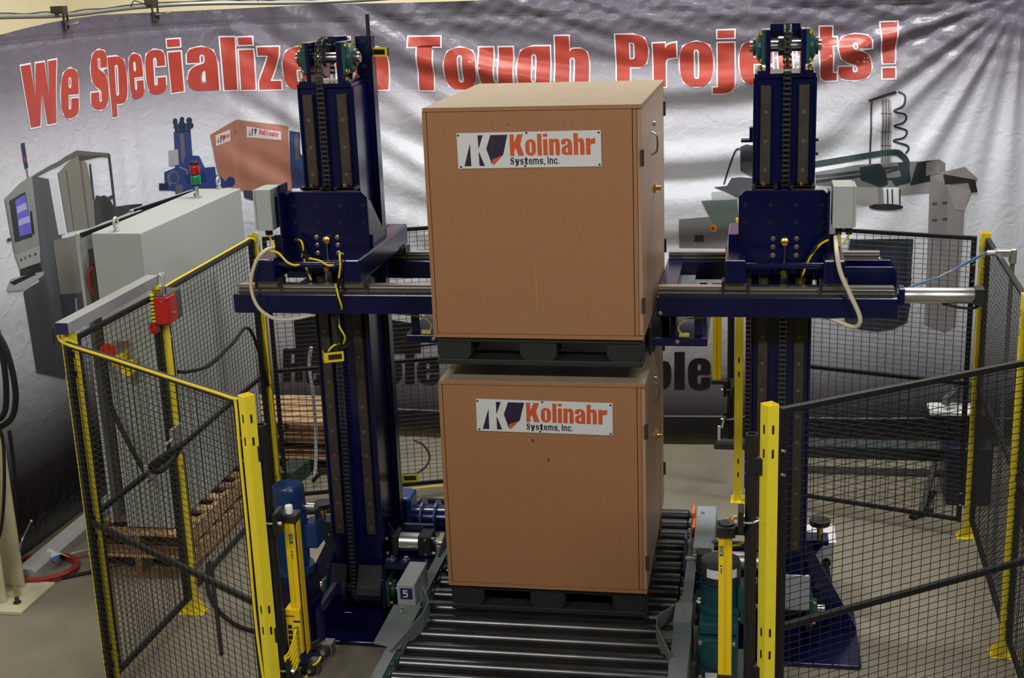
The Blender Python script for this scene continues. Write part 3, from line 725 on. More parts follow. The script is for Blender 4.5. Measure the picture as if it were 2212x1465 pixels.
# red hose coil and bits on the floor
b = MB()
for k, (r, z) in enumerate(((.20, .012), (.205, .034), (.185, .012), (.19, .034))):
    b.tube([(-3.50 + r * 1.15 * math.cos(t * math.pi / 8), 1.18 + r * math.sin(t * math.pi / 8), z + .001 * k) for t in range(17)], .0105, 8, smooth=False)
b.tube([(-3.40, 1.36, .02), (-3.2, 1.47, .012), (-2.9, 1.55, .012), (-2.6, 1.5, .012)], .008, 8)
tag(b.build('air_hose_coil', RHOSE, None, world=False, smooth=True), 'coiled red air hose on the floor behind the cream column', 'hose')
cable('floor_cable', [(-3.42, 1.0, .012), (-3.1, 1.22, .012), (-2.8, 1.40, .012), (-2.5, 1.52, .012)], .012, RUB, 'black cable on the floor running right from the red hose coil')
cable('floor_cable', [(-3.45, 1.40, .016), (-3.2, 1.60, .03), (-3.0, 1.75, .06), (-2.7, 1.9, .02)], .006, GCAB, 'thin grey cable rising along the curb behind the red hose coil')
pl = thing('plastic_bag', 'crumpled white paper scrap inside the red hose coil', 'paper', (-3.47, 1.22, 0))
b = MB(); b.faces([(-3.60, 1.24, .005), (-3.50, 1.20, .06), (-3.40, 1.26, .09), (-3.36, 1.33, .02), (-3.52, 1.32, .10), (-3.45, 1.36, .05)], [(0, 1, 4), (1, 2, 4), (2, 5, 4), (2, 3, 5)]); b.build('sheet', WHITEP, pl)
pl.name = 'paper_scrap'
b = MB(); b.faces([(-3.47, 1.21, .075), (-3.40, 1.25, .095), (-3.42, 1.22, .05)], [(0, 1, 2)]); b.build('blue_print', mat('blue print', (.03, .12, .4), .5), pl)
st = thing('hook_stick', 'thin steel hook leaning against the dark banner beside the cream column', 'hook', (-3.42, 1.02, 0))
b = MB(); b.tube([at(42, 1192, X=-3.42), at(48, 1165, X=-3.42), at(60, 1140, X=-3.44), at(66, 1127, X=-3.45)], .006, 6); b.build('rod', STEEL, st, smooth=True)
b = MB(); b.lathe([(.0, -.012), (.012, 0), (.0, .012)], at(67, 1126, X=-3.45), n=10); b.build('knob', ZINC, st, smooth=True)

# ------------------------------------------------------------------ the two crates on black pallets
def pallet(z0, xc, yf, yaw, label):
    r = thing('plastic_pallet', label, 'pallet', (xc, yf, z0), yaw, 'black plastic pallets')
    Wd, D, H = 1.0, 1.22, .14
    b = MB(); b.box(-Wd / 2, Wd / 2, .005, D, H - .028, H); b.build('deck', BLKP, r, world=False, bevel=.006)
    for x in (-Wd / 2 + .085, 0, Wd / 2 - .085):
        for y in (.09, D / 2, D - .085):
            b = MB(); wx = .085 if x else .09
            b.prism([(x - wx, H - .028), (x + wx, H - .028), (x + wx, .05), (x + wx * .72, .018), (x - wx * .72, .018), (x - wx, .05)], y - .08, y + .08)
            b.build('block', BLKP, r, world=False, bevel=.005)
    for y in (.09, D / 2, D - .085):
        b = MB(); b.box(-Wd / 2, Wd / 2, y - .085, y + .08, 0, .026); b.build('runner', BLKP, r, world=False, bevel=.003)
    for x in (-Wd / 2 + .07, Wd / 2 - .07):
        b = MB(); b.box(x - .06, x + .06, .17, D - .165, 0, .024); b.build('runner', BLKP, r, world=False, bevel=.003)
    return r
def sign(parent, x0, z0, w_, h_, tilt):
    s_ = MB(); s_.box(0, w_, -.0045, 0, 0, h_)
    o = s_.build('sign_plate', SIGNW, parent, world=False, bevel=.001, label='white sign plate with the maker\'s lettering')
    o.location = (x0, 0, z0); o.rotation_euler = (0, tilt, 0)
    def deco(name, polys, m, y=-.0052):
        b = MB()
        for loops in polys:
            flat, tris = tri_fill(loops)
            b.faces([(v.x, y, v.y) for v in flat], [tuple(t) for t in tris])
        return b.build(name, m, o, world=False)
    sx = lambda a: a * w_; sz = lambda a: a * h_
    P = lambda *pts: [[(sx(x), sz(z)) for x, z in pts]]
    deco('emblem', [P((.045, .07), (.094, .07), (.092, .71)), P((.148, .93), (.185, .93), (.153, .57), (.150, .57)), P((.150, .46), (.153, .46), (.190, .07), (.152, .07)),
                    P((.238, .93), (.357, .93), (.322, .37), (.245, .22), (.242, .09), (.205, .55))], PURPLE)
    deco('emblem_corner', [P((.240, .24), (.318, .36), (.252, .08))], SORANGE, -.0054)
    def text(s, x, z, h, s_, c_, gap, xs):
        polys = []
        for ch in s:
            if ch == ' ': x += .25 * h * xs; continue
            cs, wd, top = glyph(ch, s_, c_)
            for outer, holes in cs: polys.append([[(x + p[0] * h * xs, z + p[1] * h) for p in l] for l in [outer] + holes])
            x += (wd + gap) * h * xs
        return polys, x
    t, xe = text('Kolinahr', 0, 0, sz(.60), .21, .10, .075, 1.0)
    k = sx(.60) / xe
    t, _ = text('Kolinahr', sx(.371), sz(.335), sz(.60), .21, .10, .075, k)
    deco('sign_lettering', t, SORANGE)
    t, xe = text('Systems, Inc.', 0, 0, sz(.20), .15, .16, .11, 1.0)
    k = sx(.335) / xe
    t, _ = text('Systems, Inc.', sx(.372), sz(.09), sz(.205), .15, .16, .11, k)
    deco('sign_lettering', t, PURPLE)
    for u, v in ((.012, .94), (.49, .97), (.985, .94), (.02, .055), (.472, .05), (.985, .055)):
        b = MB(); b.rod((u * w_, -.0045, v * h_), (u * w_, -.007, v * h_), .005, 8); b.build('screw', DSTEEL, o, world=False)
def crate(z0, xc, yf, yaw, label, sgn, chips, handle_z):
    W2, D, H = .508, 1.232, 1.102
    r = thing('wooden_crate', label, 'crate', (xc, yf, z0), yaw, 'brown crates with a white sign')
    t = .019
    b = MB(); b.box(-W2, -W2 + t, 0, D, t, H - t); b.box(-W2, W2, D - t, D, t, H - t); b.box(-W2, W2, .002, D, 0, t)
    b.box(-W2 + t, W2 - t, .02, D, t, t + .01); b.box(-W2 + t, W2 - t, .02, .022, t, H - t)
    b.build('carcass', CRATE, r, world=False, bevel=.0018)
    b = MB(); b.box(-W2 + t + .0025, W2 - .040 - .001, .0006, .016, t + .002, H - t - .0025); b.build('front_panel', CRATE, r, world=False, bevel=.0018)
    b = MB(); b.box(-W2 + t - .002, W2 - .002, .012, .02, t - .003, H - t + .002); b.build('joint', GROOVE, r, world=False)
    b = MB(); b.box(W2 - .040 + .002, W2 - t - .001, .0002, .03, t + .0035, H - t - .004); b.build('corner_strip', CRATE, r, world=False, bevel=.0015)
    b = MB(); b.box(-W2 + .006, W2 + .002, -.003, D + .002, H - t, H); b.build('lid', [LIDM], r, world=False, bevel=.002)
    b = MB(); b.box(-W2 + .004, W2 + .001, -.0042, -.0032, H - t, H - .001); b.build('lid_edge', CRATE, r, world=False)
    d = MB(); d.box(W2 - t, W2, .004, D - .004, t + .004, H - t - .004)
    d = d.build('door', mat('sheen paled door brown', (.36, .22, .13), .4, 0, .5, .10, 160, .1, 300), r, world=False, bevel=.002)  # grazing sheen on this side is put into a paler brown
    b = MB(); b.tube([(W2, .50, handle_z - .055), (W2 + .024, .50, handle_z - .04), (W2 + .03, .50, handle_z), (W2 + .024, .50, handle_z + .04), (W2, .50, handle_z + .055)], .005, 8); b.build('pull_handle', mat('dull steel', (.25, .23, .2), .4, .8), d, world=False, smooth=True)
    b = MB(); b.box(W2, W2 + .012, .60, .66, .60, .64); b.rod((W2, .63, .62), (W2 + .035, .63, .62), .012, 12); b.build('latch', BRASS, d, world=False)
    b = MB(); b.rod((W2, .62, H - .16), (W2 + .012, .62, H - .16), .012, 12); b.build('screw_eye', ZINC, d, world=False)
    for y, z in ((.004, .86), (.004, .17), (D, .95), (D, .20)):
        b = MB(); b.box(W2 - .005, W2 + .006, y - .012, y + .012, z - .035, z + .035); b.rod((W2 + .006, y - .004, z - .038), (W2 + .006, y - .004, z + .038), .006, 8); b.build('hinge', DSTEEL, r, world=False)
    sign(r, *sgn)
    for k, (x, z, wd, hh) in enumerate(chips):
        b = MB(); pp = [(x + wd * math.cos(a) * (1 + .3 * math.sin(3 * a + k)), z + hh * math.sin(a)) for a in [i * math.pi / 5 for i in range(10)]]
        b.faces([(q[0], -.0008, q[1]) for q in pp], [tuple(range(10))]); b.build('scuff', GROOVE if k % 2 else mat('yellow glue run', (.40, .25, .09), .5), r, world=False)
    return r
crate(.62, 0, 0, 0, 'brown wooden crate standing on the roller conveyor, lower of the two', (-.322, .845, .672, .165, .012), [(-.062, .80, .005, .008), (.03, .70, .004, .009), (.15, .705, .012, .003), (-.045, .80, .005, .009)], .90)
pallet(.48, .0, .015, 0, 'black plastic pallet under the lower crate, resting on the rollers')
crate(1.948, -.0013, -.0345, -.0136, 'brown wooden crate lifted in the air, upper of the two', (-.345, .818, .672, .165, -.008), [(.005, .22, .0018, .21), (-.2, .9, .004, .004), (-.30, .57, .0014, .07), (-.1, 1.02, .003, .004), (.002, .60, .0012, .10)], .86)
pallet(1.808, -.0013, -.02, -.0136, 'black plastic pallet under the upper crate, held by the lift arms')

# ------------------------------------------------------------------ roller conveyor
cv = thing('roller_conveyor', 'roller conveyor with dark steel rollers between grey side channels', 'conveyor', (0, 0, 0))
Y0, Y1 = -1.72, 1.45
proto = None; RT = .480; RR = .040
ys = [.092 + .1478 * k for k in range(-12, 10)]
for y in ys:
    if proto is None:
        b = MB(); b.lathe([(.006, -.668), (.010, -.668), (.010, -.648), (.026, -.648), (RR - .004, -.646), (RR, -.640), (RR, .640), (RR - .004, .646), (.026, .648), (.010, .648), (.010, .668), (.006, .668)], (0, 0, 0), 'x', 24)
        proto = b.build('roller', ROLL, cv, world=False, smooth=True, ang=30); proto.location = (0, y, RT - RR)
    else:
        c = proto.copy(); COL.objects.link(c); c.parent = cv; c.location = (0, y, RT - RR)
for s in (-1, 1):
    b = MB(); x0, x1 = .668 * s, .722 * s
    b.box(x0, x0 + .005 * s, Y0, Y1, .33, .495); b.box(x0, x1, Y0, Y1, .490, .497); b.box(x0, x1, Y0, Y1, .33, .337)
    b.build('side_channel', GREYG, cv)
    b = MB()
    for y in ys: b.rod((x0 - .001 * s, y, RT - RR), (x0 - .014 * s, y, RT - RR), .012, 6)
    b.build('axle_nuts', ZINC, cv, kind='stuff')
    b = MB()
    for y in ys: b.rod((x0 - .001 * s, y + .07, .478), (x0 - .010 * s, y + .07, .478), .009, 6); b.box(x0 - .018 * s, x0, y - .02, y + .02, .44, .47)
    b.build('guard_clips', GREEN if s < 0 else GREYG, cv, kind='stuff')
    for y in (-1.5, .25, 1.3):
        b = MB(); b.box(.672 * s, .715 * s, y - .03, y + .03, 0, .34); b.box(.64 * s, .75 * s, y - .06, y + .06, 0, .012); b.build('leg', GREYG, cv, bevel=.003)
b = MB()
for y in (-1.1, .6, 1.35): b.box(-.66, .66, y - .03, y + .03, .335, .375)
b.build('cross_ties', GREYG, cv)
# flared entry guides
def guide(s):
    g = MB()
    # sloping deck, folded lip and the inward flare, folded from sheet
    zt = .565
    if s < 0:
        g.box(-.785, -.690, .0, .28, .33, .612)                        # box that carries the number tag
        g.build('guide_box', mat('bare grey sheet', (.36, .38, .39), .4, .3), cv, bevel=.004)
        t_ = MB(); t_.box(-.768, -.703, -.0015, .0, .530, .592); o = t_.build('number_tag', NAVYT, cv)
        b = MB(); cs, wd, top = glyph('5', .13, .26)
        for outer, holes in cs:
            flat, tris = tri_fill([outer]); b.faces([(-.753 + v.x * .050, -.0020, .541 + v.y * .040) for v in flat], [tuple(t) for t in tris])
        b.build('numeral', WHITEP, o)
        g = MB()
        V = [(-.80, -.02, .508), (-.655, -.02, .508), (-.655, -.46, .500), (-.80, -.42, .500), (-.80, -.02, .502), (-.655, -.02, .502), (-.655, -.46, .494), (-.80, -.42, .494)]
        g.faces(V, [(0, 1, 2, 3), (7, 6, 5, 4), (0, 4, 5, 1), (1, 5, 6, 2), (2, 6, 7, 3), (3, 7, 4, 0)])
        g.build('guide_plate', GREYG, cv, bevel=.002)
        for poly in ([(-.655, .02, .60), (-.60, -.08, .565), (-.60, -.08, .475), (-.655, .02, .485)], [(-.60, -.08, .565), (-.60, -.20, .565), (-.60, -.20, .475), (-.60, -.08, .475)], [(-.60, -.20, .565), (-.690, -.50, .515), (-.690, -.50, .44), (-.60, -.20, .475)]):
            g = MB(); q = [Vector(v) for v in poly]; n = (q[1] - q[0]).cross(q[2] - q[0]).normalized() * .005
            g.faces([*q, *[v + n for v in q]], [(0, 1, 2, 3), (7, 6, 5, 4), (0, 4, 5, 1), (1, 5, 6, 2), (2, 6, 7, 3), (3, 7, 4, 0)]); g.build('guide_flare', GREYG, cv)
        b = MB(); b.bolt((-.735, -.10, .507), .012, 'z', .03); b.build('bolt', ZINC, cv)
    else:
        g.box(.645, .735, -.16, .04, .30, zt); g.build('guide_box', GREYG, cv, bevel=.005)
        g = MB(); g.box(.645, .735, -.95, -.16, .30, .50); g.build('guide_plate', GREYG, cv, bevel=.003)
        for poly in ([(.645, .04, .555), (.565, -.09, .555), (.565, -.09, .47), (.645, .04, .47)], [(.565, -.09, .555), (.565, -.20, .555), (.565, -.20, .47), (.565, -.09, .47)], [(.565, -.20, .555), (.645, -.42, .53), (.645, -.42, .44), (.565, -.20, .47)], [(.565, -.09, .472), (.645, .04, .472), (.645, -.42, .442), (.565, -.20, .472)]):
            g = MB(); q = [Vector(v) for v in poly]; n = (q[1] - q[0]).cross(q[2] - q[0]).normalized() * .005
            g.faces([*q, *[v + n for v in q]], [(0, 1, 2, 3), (7, 6, 5, 4), (0, 4, 5, 1), (1, 5, 6, 2), (2, 6, 7, 3), (3, 7, 4, 0)]); g.build('guide_flare', GREYG, cv)
guide(-1); guide(1)
# squaring cylinders on both sides
def squarer(s, yc, x0, x1, zc):
    r = thing('squaring_cylinder', 'silver air cylinder with black end caps %s' % ('on a blue bracket left of the lower crate' if s < 0 else 'behind the teal motor, right of the rollers'), 'cylinder', (x0, yc, zc - .1), group='squaring air cylinders')
    d = -s
    b = MB(); b.lathe([(.050, x0), (.055, x0 + .004 * d), (.055, x1 - .004 * d), (.050, x1)], (0, yc, zc), 'x', 20); b.build('barrel', ALU, r, smooth=True)
    b = MB(); b.box(x0 - .03 * d, x0, yc - .062, yc + .062, zc - .062, zc + .062); b.build('end_cap', BLKP, r, bevel=.006)
    b = MB(); b.box(x1, x1 + .075 * d, yc - .062, yc + .062, zc - .062, zc + .062); b.build('end_cap', BLKP, r, bevel=.006)
    for xx in (x0 - .03 * d, x1 + .075 * d):
        for dy, dz in ((-.045, -.045), (-.045, .045)): b = MB(); b.rod((xx, yc + dy, zc + dz), (xx + .02 * d, yc + dy, zc + dz), .009, 6); b.rod((xx - .03 * d, yc - .062, zc + dz), (xx - .03 * d, yc - .07, zc + dz), .008, 8); b.build('tie_rod_nut', ZINC, r)
    b = MB(); b.box(x0 - .06 * d, x1 + .10 * d, yc - .15, yc + (.09 if s < 0 else .055), zc - .105, zc - .063); b.build('mount_bracket', BLUE, r, bevel=.003); b = MB(); b.box(min(x0, x1), (max(x0, x1) + .06) if s < 0 else .99, yc + .07, yc + .10, zc - .063, zc + .075); b.build('back_plate', BLUE, r, bevel=.003)
    for xx in (x0 - .02 * d, x0 + .06 * d):
        b = MB(); b.bolt((xx, yc - .11, zc - .063), .013, 'z', .02); b.build('bolt', ZINC, r)
    xp = x1 + .075 * d
    b = MB(); b.rod((xp, yc, zc), (xp + .06 * d, yc, zc), .015, 12); b.build('piston_rod', STEEL, r, smooth=True)
    b = MB(); b.prism([(yc - .16, .40), (yc - .16, .50), (yc + .10, .58), (yc + .22, .58), (yc + .22, .40)], xp + .06 * d, xp + .075 * d, 'x'); b.build('push_plate', BLUE, r, bevel=.002)
    return r
squarer(-1, .75, -.966, -.846, .51) 
squarer(1, .69, 1.10, .80, .50)
# orange reflector brackets, chain guard
for s, px in ((1, 1479), (-1, 957)):
    r = thing('sensor_bracket', 'orange sensor bracket %s' % ('at the right rear end of the rollers' if s > 0 else 'just peeping past the left edge of the lower crate'), 'bracket', (.70 * s, 1.0, .5), group='orange sensor brackets')
    b = MB(); b.box(.674 * s, .690 * s, 1.13, 1.25, .50, .585); b.build('plate', ORANGE, r, bevel=.003)
    b = MB(); b.box(.680 * s, .722 * s, 1.00, 1.14, .47, .555); b.build('sensor_body', ORANGE, r, bevel=.006)
    b = MB(); b.bolt((.722 * s, 1.05, .53), .008, 'x' if s > 0 else '-x'); b.build('bolt', ZINC, r)
gd = thing('chain_guard', 'flat grey sheet metal drive guard beside the rear rollers on the right', 'guard', (.755, 1.0, 0))
b = MB(); b.box(.70, .815, .70, 1.285, .24, .57); b.build('cover', mat('grey guard paint', (.27, .31, .32), .45, 0, .4, .06, 40), gd, bevel=.006)
b = MB(); b.bolt((.735, 1.17, .57), .010, 'z', .012); b.build('screw', ZINC, gd)
b = MB(); b.box(.705, .730, .9, 1.0, 0, .24); b.build('support', GREYG, gd)
# conveyor drive motor
gm = thing('gear_motor', 'teal gear motor with black fan cowl beside the conveyor on the right', 'motor', (.87, -.05, 0), group='gear motors')
cx, cy, cr_ = .868, .02, .098
b = MB(); b.lathe([(cr_ * .85, .705), (cr_ * .98, .71), (cr_ * 1.02, .73), (cr_ * 1.02, .80), (cr_ * .95, .818), (cr_ * .6, .826)], (cx, cy, 0), 'z', 28); b.build('fan_cowl', mat('dark grey cowl', (.03, .034, .038), .35, .2), gm, smooth=True)
b = MB(); b.lathe([(cr_ * .95, .585), (cr_ * .95, .690), (cr_, .694), (cr_, .705)], (cx, cy, 0), 'z', 28)
b.build('motor_body', TEAL, gm, smooth=True)
b = MB()
for k in range(22):
    a = k * math.pi / 11; b.rod((cx + cr_ * .96 * math.cos(a), cy + cr_ * .96 * math.sin(a), .60), (cx + cr_ * .96 * math.cos(a), cy + cr_ * .96 * math.sin(a), .685), .004, 4)
b.build('cooling_fins', TEAL, gm, kind='stuff')
for a0, z0, z1 in ((-2.25, .755, .80), (-1.3, .755, .80)):
    b = MB(); pts = [(cx + cr_ * 1.03 * math.cos(a0 + k * .11), cy + cr_ * 1.03 * math.sin(a0 + k * .11)) for k in range(7)]
    for p, q in zip(pts[:-1], pts[1:]): b.faces([(p[0], p[1], z0), (q[0], q[1], z0), (q[0], q[1], z1), (p[0], p[1], z1)], [(0, 1, 2, 3)])
    b.build('rating_label', WHITEP, gm)
b = MB(); b.box(cx + .085, cx + .165, -.05, .08, .58, .70); b.build('terminal_box', TEAL, gm, bevel=.008)
b = MB(); b.lathe([(.10, .56), (.112, .565), (.112, .585), (.09, .592)], (cx, cy, 0), 'z', 28); b.build('motor_flange', TEAL, gm, smooth=True)
b = MB(); b.box(cx - .098, cx + .09, -.17, .12, .50, .562); b.build('gearbox_neck', TEAL, gm, bevel=.010)
b = MB(); b.box(cx - .105, cx + .09, -.20, .12, .27, .495); b.build('gearbox', TEAL, gm, bevel=.012)
b = MB(); b.lathe([(.072, -.20), (.072, -.211), (.058, -.215), (.03, -.215)], (cx - .02, 0, .405), 'y', 28); b.build('bearing_cover', TEAL, gm, smooth=True)
b = MB(); b.box(cx - .065, cx - .005, -.2025, -.2005, .285, .315); b.build('nameplate', WHITEP, gm)
b = MB(); b.box(cx - .12, cx + .13, -.22, .14, .235, .27); b.build('mount_base', GREYG, gm, bevel=.003)
for x0 in (cx - .11, cx + .08):
    b = MB(); b.box(x0, x0 + .04, -.2, .1, 0, .235); b.build('mount_leg', GREYG, gm, bevel=.003)
for x, z in ((-.09, .475), (.07, .475), (-.09, .29)):
    b = MB(); b.bolt((cx + x, -.20, z), .008, 'y'); b.build('bolt', ZINC, gm)
b = MB(); b.bolt((cx - .10, -.02, .60), .012, 'z', .02); b.build('bolt', ZINC, gm)
print('setting ok')
# ------------------------------------------------------------------ lifting masts
YF = .76                                         # front of the columns
def chain_links(b, pts, pitch=.0254):
    """roller chain along a polyline lying in a plane of constant x"""
    P = [Vector(p) for p in pts]; L = [0]
    for a, c in zip(P[:-1], P[1:]): L.append(L[-1] + (c - a).length)
    def pos(t):
        for i in range(len(P) - 1):
            if t <= L[i + 1]: return P[i] + (P[i + 1] - P[i]) * ((t - L[i]) / max(L[i + 1] - L[i], 1e-9))
        return P[-1]
    n = int(L[-1] / pitch)
    for k in range(n):
        a, c = pos(k * pitch), pos((k + 1) * pitch)
        b.rod(a + Vector((-.0205, 0, 0)), a + Vector((.0205, 0, 0)), .0055, 6)
        b.rod(a + Vector((-.008, 0, 0)), a + Vector((.008, 0, 0)), .0085, 6)
        w = .0125 if k % 2 else .0165
        for sx in (-w, w):
            d = (c - a).normalized(); q = Vector((0, -d.z, d.y))
            vs = []
            for xx in (sx - .0015, sx + .0015):
                for t, h in ((-.007, -.0075), (pitch + .007, -.0075), (pitch + .007, .0075), (-.007, .0075)):
                    vs.append(a + d * t + q * h + Vector((xx, 0, 0)))
            b.faces(vs, [(0, 1, 2, 3), (7, 6, 5, 4), (0, 4, 5, 1), (1, 5, 6, 2), (2, 6, 7, 3), (3, 7, 4, 0)])
def mast(s):
    right = s > 0
    xl = at(1630, 200, Y=YF).x if right else at(649, 200, Y=YF).x
    xr = at(1762, 200, Y=YF).x if right else at(758, 200, Y=YF).x
    xc = (xl + xr) / 2; hw = .143; xl, xr = xc - hw, xc + hw
    xch = at(1698, 330, Y=YF - .04).x if right else at(700, 330, Y=YF - .04).x
    zt = 3.085
    r = thing('lifting_mast', 'tall navy lifting mast with a chain, %s' % ('right of the crates' if right else 'left of the crates, yellow sensor on top'), 'mast', (xc, .82, 0), group='navy lifting masts')
    b = MB(); b.box(xl, xr, YF, YF + .24, .02, zt); b.build('column', BLUE, r, bevel=.006)
    # cover strip down the middle and side flanges
    for xa, xb in ((xl - .012, xl), (xr, xr + .012)):
        b = MB(); b.box(xa, xb, YF - .004, YF + .24, .5, zt); b.build('side_flange', BLUE, r, bevel=.002)
    for xo in (-1, 1):
        xa = xc + xo * .093
        b = MB(); b.box(xa - .0255, xa + .0255, YF - .034, YF, .555, zt - .035); b.build('guide_rail', DSTEEL, r, bevel=.003)
        b = MB()
        for k in range(17): b.rod((xa, YF - .034, .60 + .145 * k), (xa, YF - .0355, .60 + .145 * k), .010, 10)
        b.build('rail_bolts', mat('bolt plug steel', (.16, .15, .13), .4, .6), r, kind='stuff')
    # head
    b = MB(); b.box(xl - .006, xr + .006, YF - .02, YF + .26, zt, zt + .022); b.build('head_plate', BLUE, r, bevel=.003)
    ysh = YF + .09; zsh = zt + .148
    for xo in (-.085, .085):
        b = MB(); b.box(xc + xo - .012, xc + xo + .012, ysh - .10, ysh + .10, zt + .022, zsh + .085); b.build('bearing_plate', BLUE, r, bevel=.004)
        b = MB(); b.box(xc + xo * 1.25 - .03, xc + xo * 1.25 + .03, ysh - .11, ysh + .11, zt + .022, zt + .036); b.build('bearing_foot', BLUE, r, bevel=.002)
        sg = 1 if xo > 0 else -1; x0 = xc + xo + .012 * sg
        b = MB(); b.prism([(ysh - .085, zsh - .085), (ysh + .085, zsh - .085), (ysh + .085, zsh + .085), (ysh - .085, zsh + .085)], x0, x0 + .02 * sg, 'x')
        b.lathe([(.075, x0 + .02 * sg), (.070, x0 + .04 * sg), (.052, x0 + .048 * sg), (.05, x0 + .05 * sg)], (0, ysh, zsh), 'x', 22)
        b.build('flange_bearing', GREEN, r, bevel=.005)
        b = MB(); b.lathe([(.046, x0 + .05 * sg), (.046, x0 + .062 * sg), (.03, x0 + .064 * sg)], (0, ysh, zsh), 'x', 20); b.build('bearing_collar', DSTEEL, r, smooth=True)
        for dy in (-.065, .065):
            for dz in (-.065, .065): b = MB(); b.bolt((x0 + .02 * sg, ysh + dy, zsh + dz), .011, 'x' if sg > 0 else '-x', .016); b.build('bolt', BRASS, r)
            b = MB(); b.bolt((xc + xo * 1.25 + sg * .018, ysh + dy * 1.3, zt + .036), .010, 'z', .014); b.build('bolt', BRASS, r)
    b = MB(); b.rod((xc - .175, ysh, zsh), (xc + .175, ysh, zsh), .028, 20); b.build('head_shaft', STEEL, r, smooth=True)
    b = MB(); b.box(xc - .075, xc + .075, ysh + .11, ysh + .122, zsh - .02, zsh + .104); b.build('head_guard', BLUE, r, bevel=.003)
    def sprocket(y, z, rad, name):
        b = MB(); n = 26; pr = []
        for k in range(n * 2):
            a = k * math.pi / n; q = rad + (.008 if k % 2 else -.006); pr.append((y + q * math.cos(a), z + q * math.sin(a)))
        b.prism(pr, xch - .007, xch + .007, 'x'); b.rod((xch - .045, y, z), (xch + .015, y, z), .048, 18)
        b.build(name, CHN, r)
    rad = .098
    sprocket(ysh, zsh, rad, 'head_sprocket')
    ybs, zbs = YF + .02, .215
    sprocket(ybs, zbs, rad, 'foot_sprocket')
    arc = [(xch, ysh - rad * math.cos(a), zsh + rad * math.sin(a)) for a in [i * math.pi / 10 for i in range(11)]]
    arc2 = [(xch, ybs - rad * math.cos(a), zbs - rad * math.sin(a)) for a in [i * math.pi / 10 for i in range(8)]]
    b = MB(); yfr = ysh - rad - .018
    chain_links(b, [(xch, yfr, 2.50)] + [(xch, p[1] - .018 * (1 if k < 5 else 0), p[2]) for k, p in enumerate(arc)] + [(xch, ysh + rad, zsh - .12)])
    chain_links(b, [(xch, yfr, 2.02)] + [(xch, p[1], p[2]) for p in arc2])
    b.build('roller_chain', CHN, r, kind='stuff')
    # foot: base plate, gussets, shaft with bearings, guard
    xo0, xo1 = (.735, 1.60) if right else (-1.62, -.735)
    b = MB(); pl = [(xo0, .47), (xo1 - .02, .47), (xo1, .49), (xo1, 1.13), (xo1 - .02, 1.16), (xo0, 1.16)] if right else [(xo0, .44), (xo1, .44), (xo1, 1.16), (xo0 + .02, 1.16), (xo0, 1.13), (xo0, .47)]
    b.prism(pl, 0, .024, 'z'); b.build('base_plate', BLUE, r, bevel=.004)
    for sg, (a, c) in ((1, (xr, xc + .44)), (-1, (xl, xc - .44))):
        b = MB(); b.prism([(a, .024), (c, .024), (c, .05), (a, .60)], YF + .10, YF + .115); b.build('gusset', BLUE, r, bevel=.002)
    b = MB(); b.box(xl - .004, xr + .004, YF - .10, YF, .024, .09); b.build('foot_block', BLUE, r, bevel=.004)
    for xa, xb in ((xl - .03, xl - .012), (xr + .012, xr + .03)):
        b = MB(); b.prism([(YF - .11, .13), (YF - .11, .31), (YF + .0, .40), (YF + .12, .40), (YF + .12, .024), (YF - .04, .024)], xa, xb, 'x'); b.build('bearing_cheek', BLUE, r, bevel=.003)
    b = MB(); b.rod((xc - .27, ybs - .04, zbs), (xc + .26, ybs - .04, zbs), .026, 18); b.build('foot_shaft', STEEL, r, smooth=True)
    for sg in (-1, 1):
        b = MB(); x0 = xc + sg * (hw + .03)
        b.prism([(ybs - .115, zbs - .08), (ybs + .035, zbs - .08), (ybs + .035, zbs + .08), (ybs - .115, zbs + .08)], x0, x0 + .022 * sg, 'x')
        b.lathe([(.062, x0 + .022 * sg), (.055, x0 + .045 * sg), (.04, x0 + .048 * sg)], (0, ybs - .04, zbs), 'x', 20)
        b.build('flange_bearing', GREEN, r, bevel=.004)
    for sg in (-1, 1):
        for dz in (-.06, .06): b = MB(); b.bolt((xc + sg * (hw + .052), ybs - .10, zbs + dz), .010, 'x' if sg > 0 else '-x', .014); b.build('bolt', BRASS, r)
    if right:
        b = MB(); p = at(1690, 1240, Y=.63); q = at(1748, 1318, Y=.63)
        b.box(p.x, q.x, .62, .632, q.z, p.z); b.build('chain_guard', mat('bare sheet guard', (.42, .45, .50), .3, .5), r, bevel=.008)
    else:
        for x0, x1 in ((xl - .01, xch - .04), (xch + .03, xr + .01)):
            b = MB(); b.prism([(YF - .05, .37), (YF - .125, .26), (YF - .142, .225), (YF - .130, .19), (YF - .10, .18), (YF - .10, .19), (YF - .12, .205), (YF - .128, .225), (YF - .11, .26), (YF - .036, .37)], x0, x1, 'x'); b.build('chain_guard', mat('dark sheet guard', (.010, .010, .015), .55, .0, .3), r)
    # levelling knob on a rear outrigger
    px, py = (1772, 1083) if right else (694, 1052)
    kx = at(px, py, Y=1.22).x
    b = MB(); b.box(min(kx, xc) - .05 * (0 if right else 1), max(kx, xc) + .05 * (1 if right else 0), 1.16, 1.28, .40, .43)
    b.prism([(min(kx, xc) if right else max(kx, xc), .40), (kx + (.03 if right else -.03), .40), (xc, .03)] , 1.19, 1.21); b.build('outrigger', BLUE, r, bevel=.002)
    b = MB(); b.rod((kx, 1.22, .43), (kx, 1.22, .50), .016, 10); b.build('levelling_screw', BRASS, r)
    b = MB(); b.lathe([(.03, .50), (.058, .505), (.060, .535), (.03, .54)], (kx, 1.22, 0), 'z', 16); b.build('levelling_knob', BLKP, r, smooth=True)
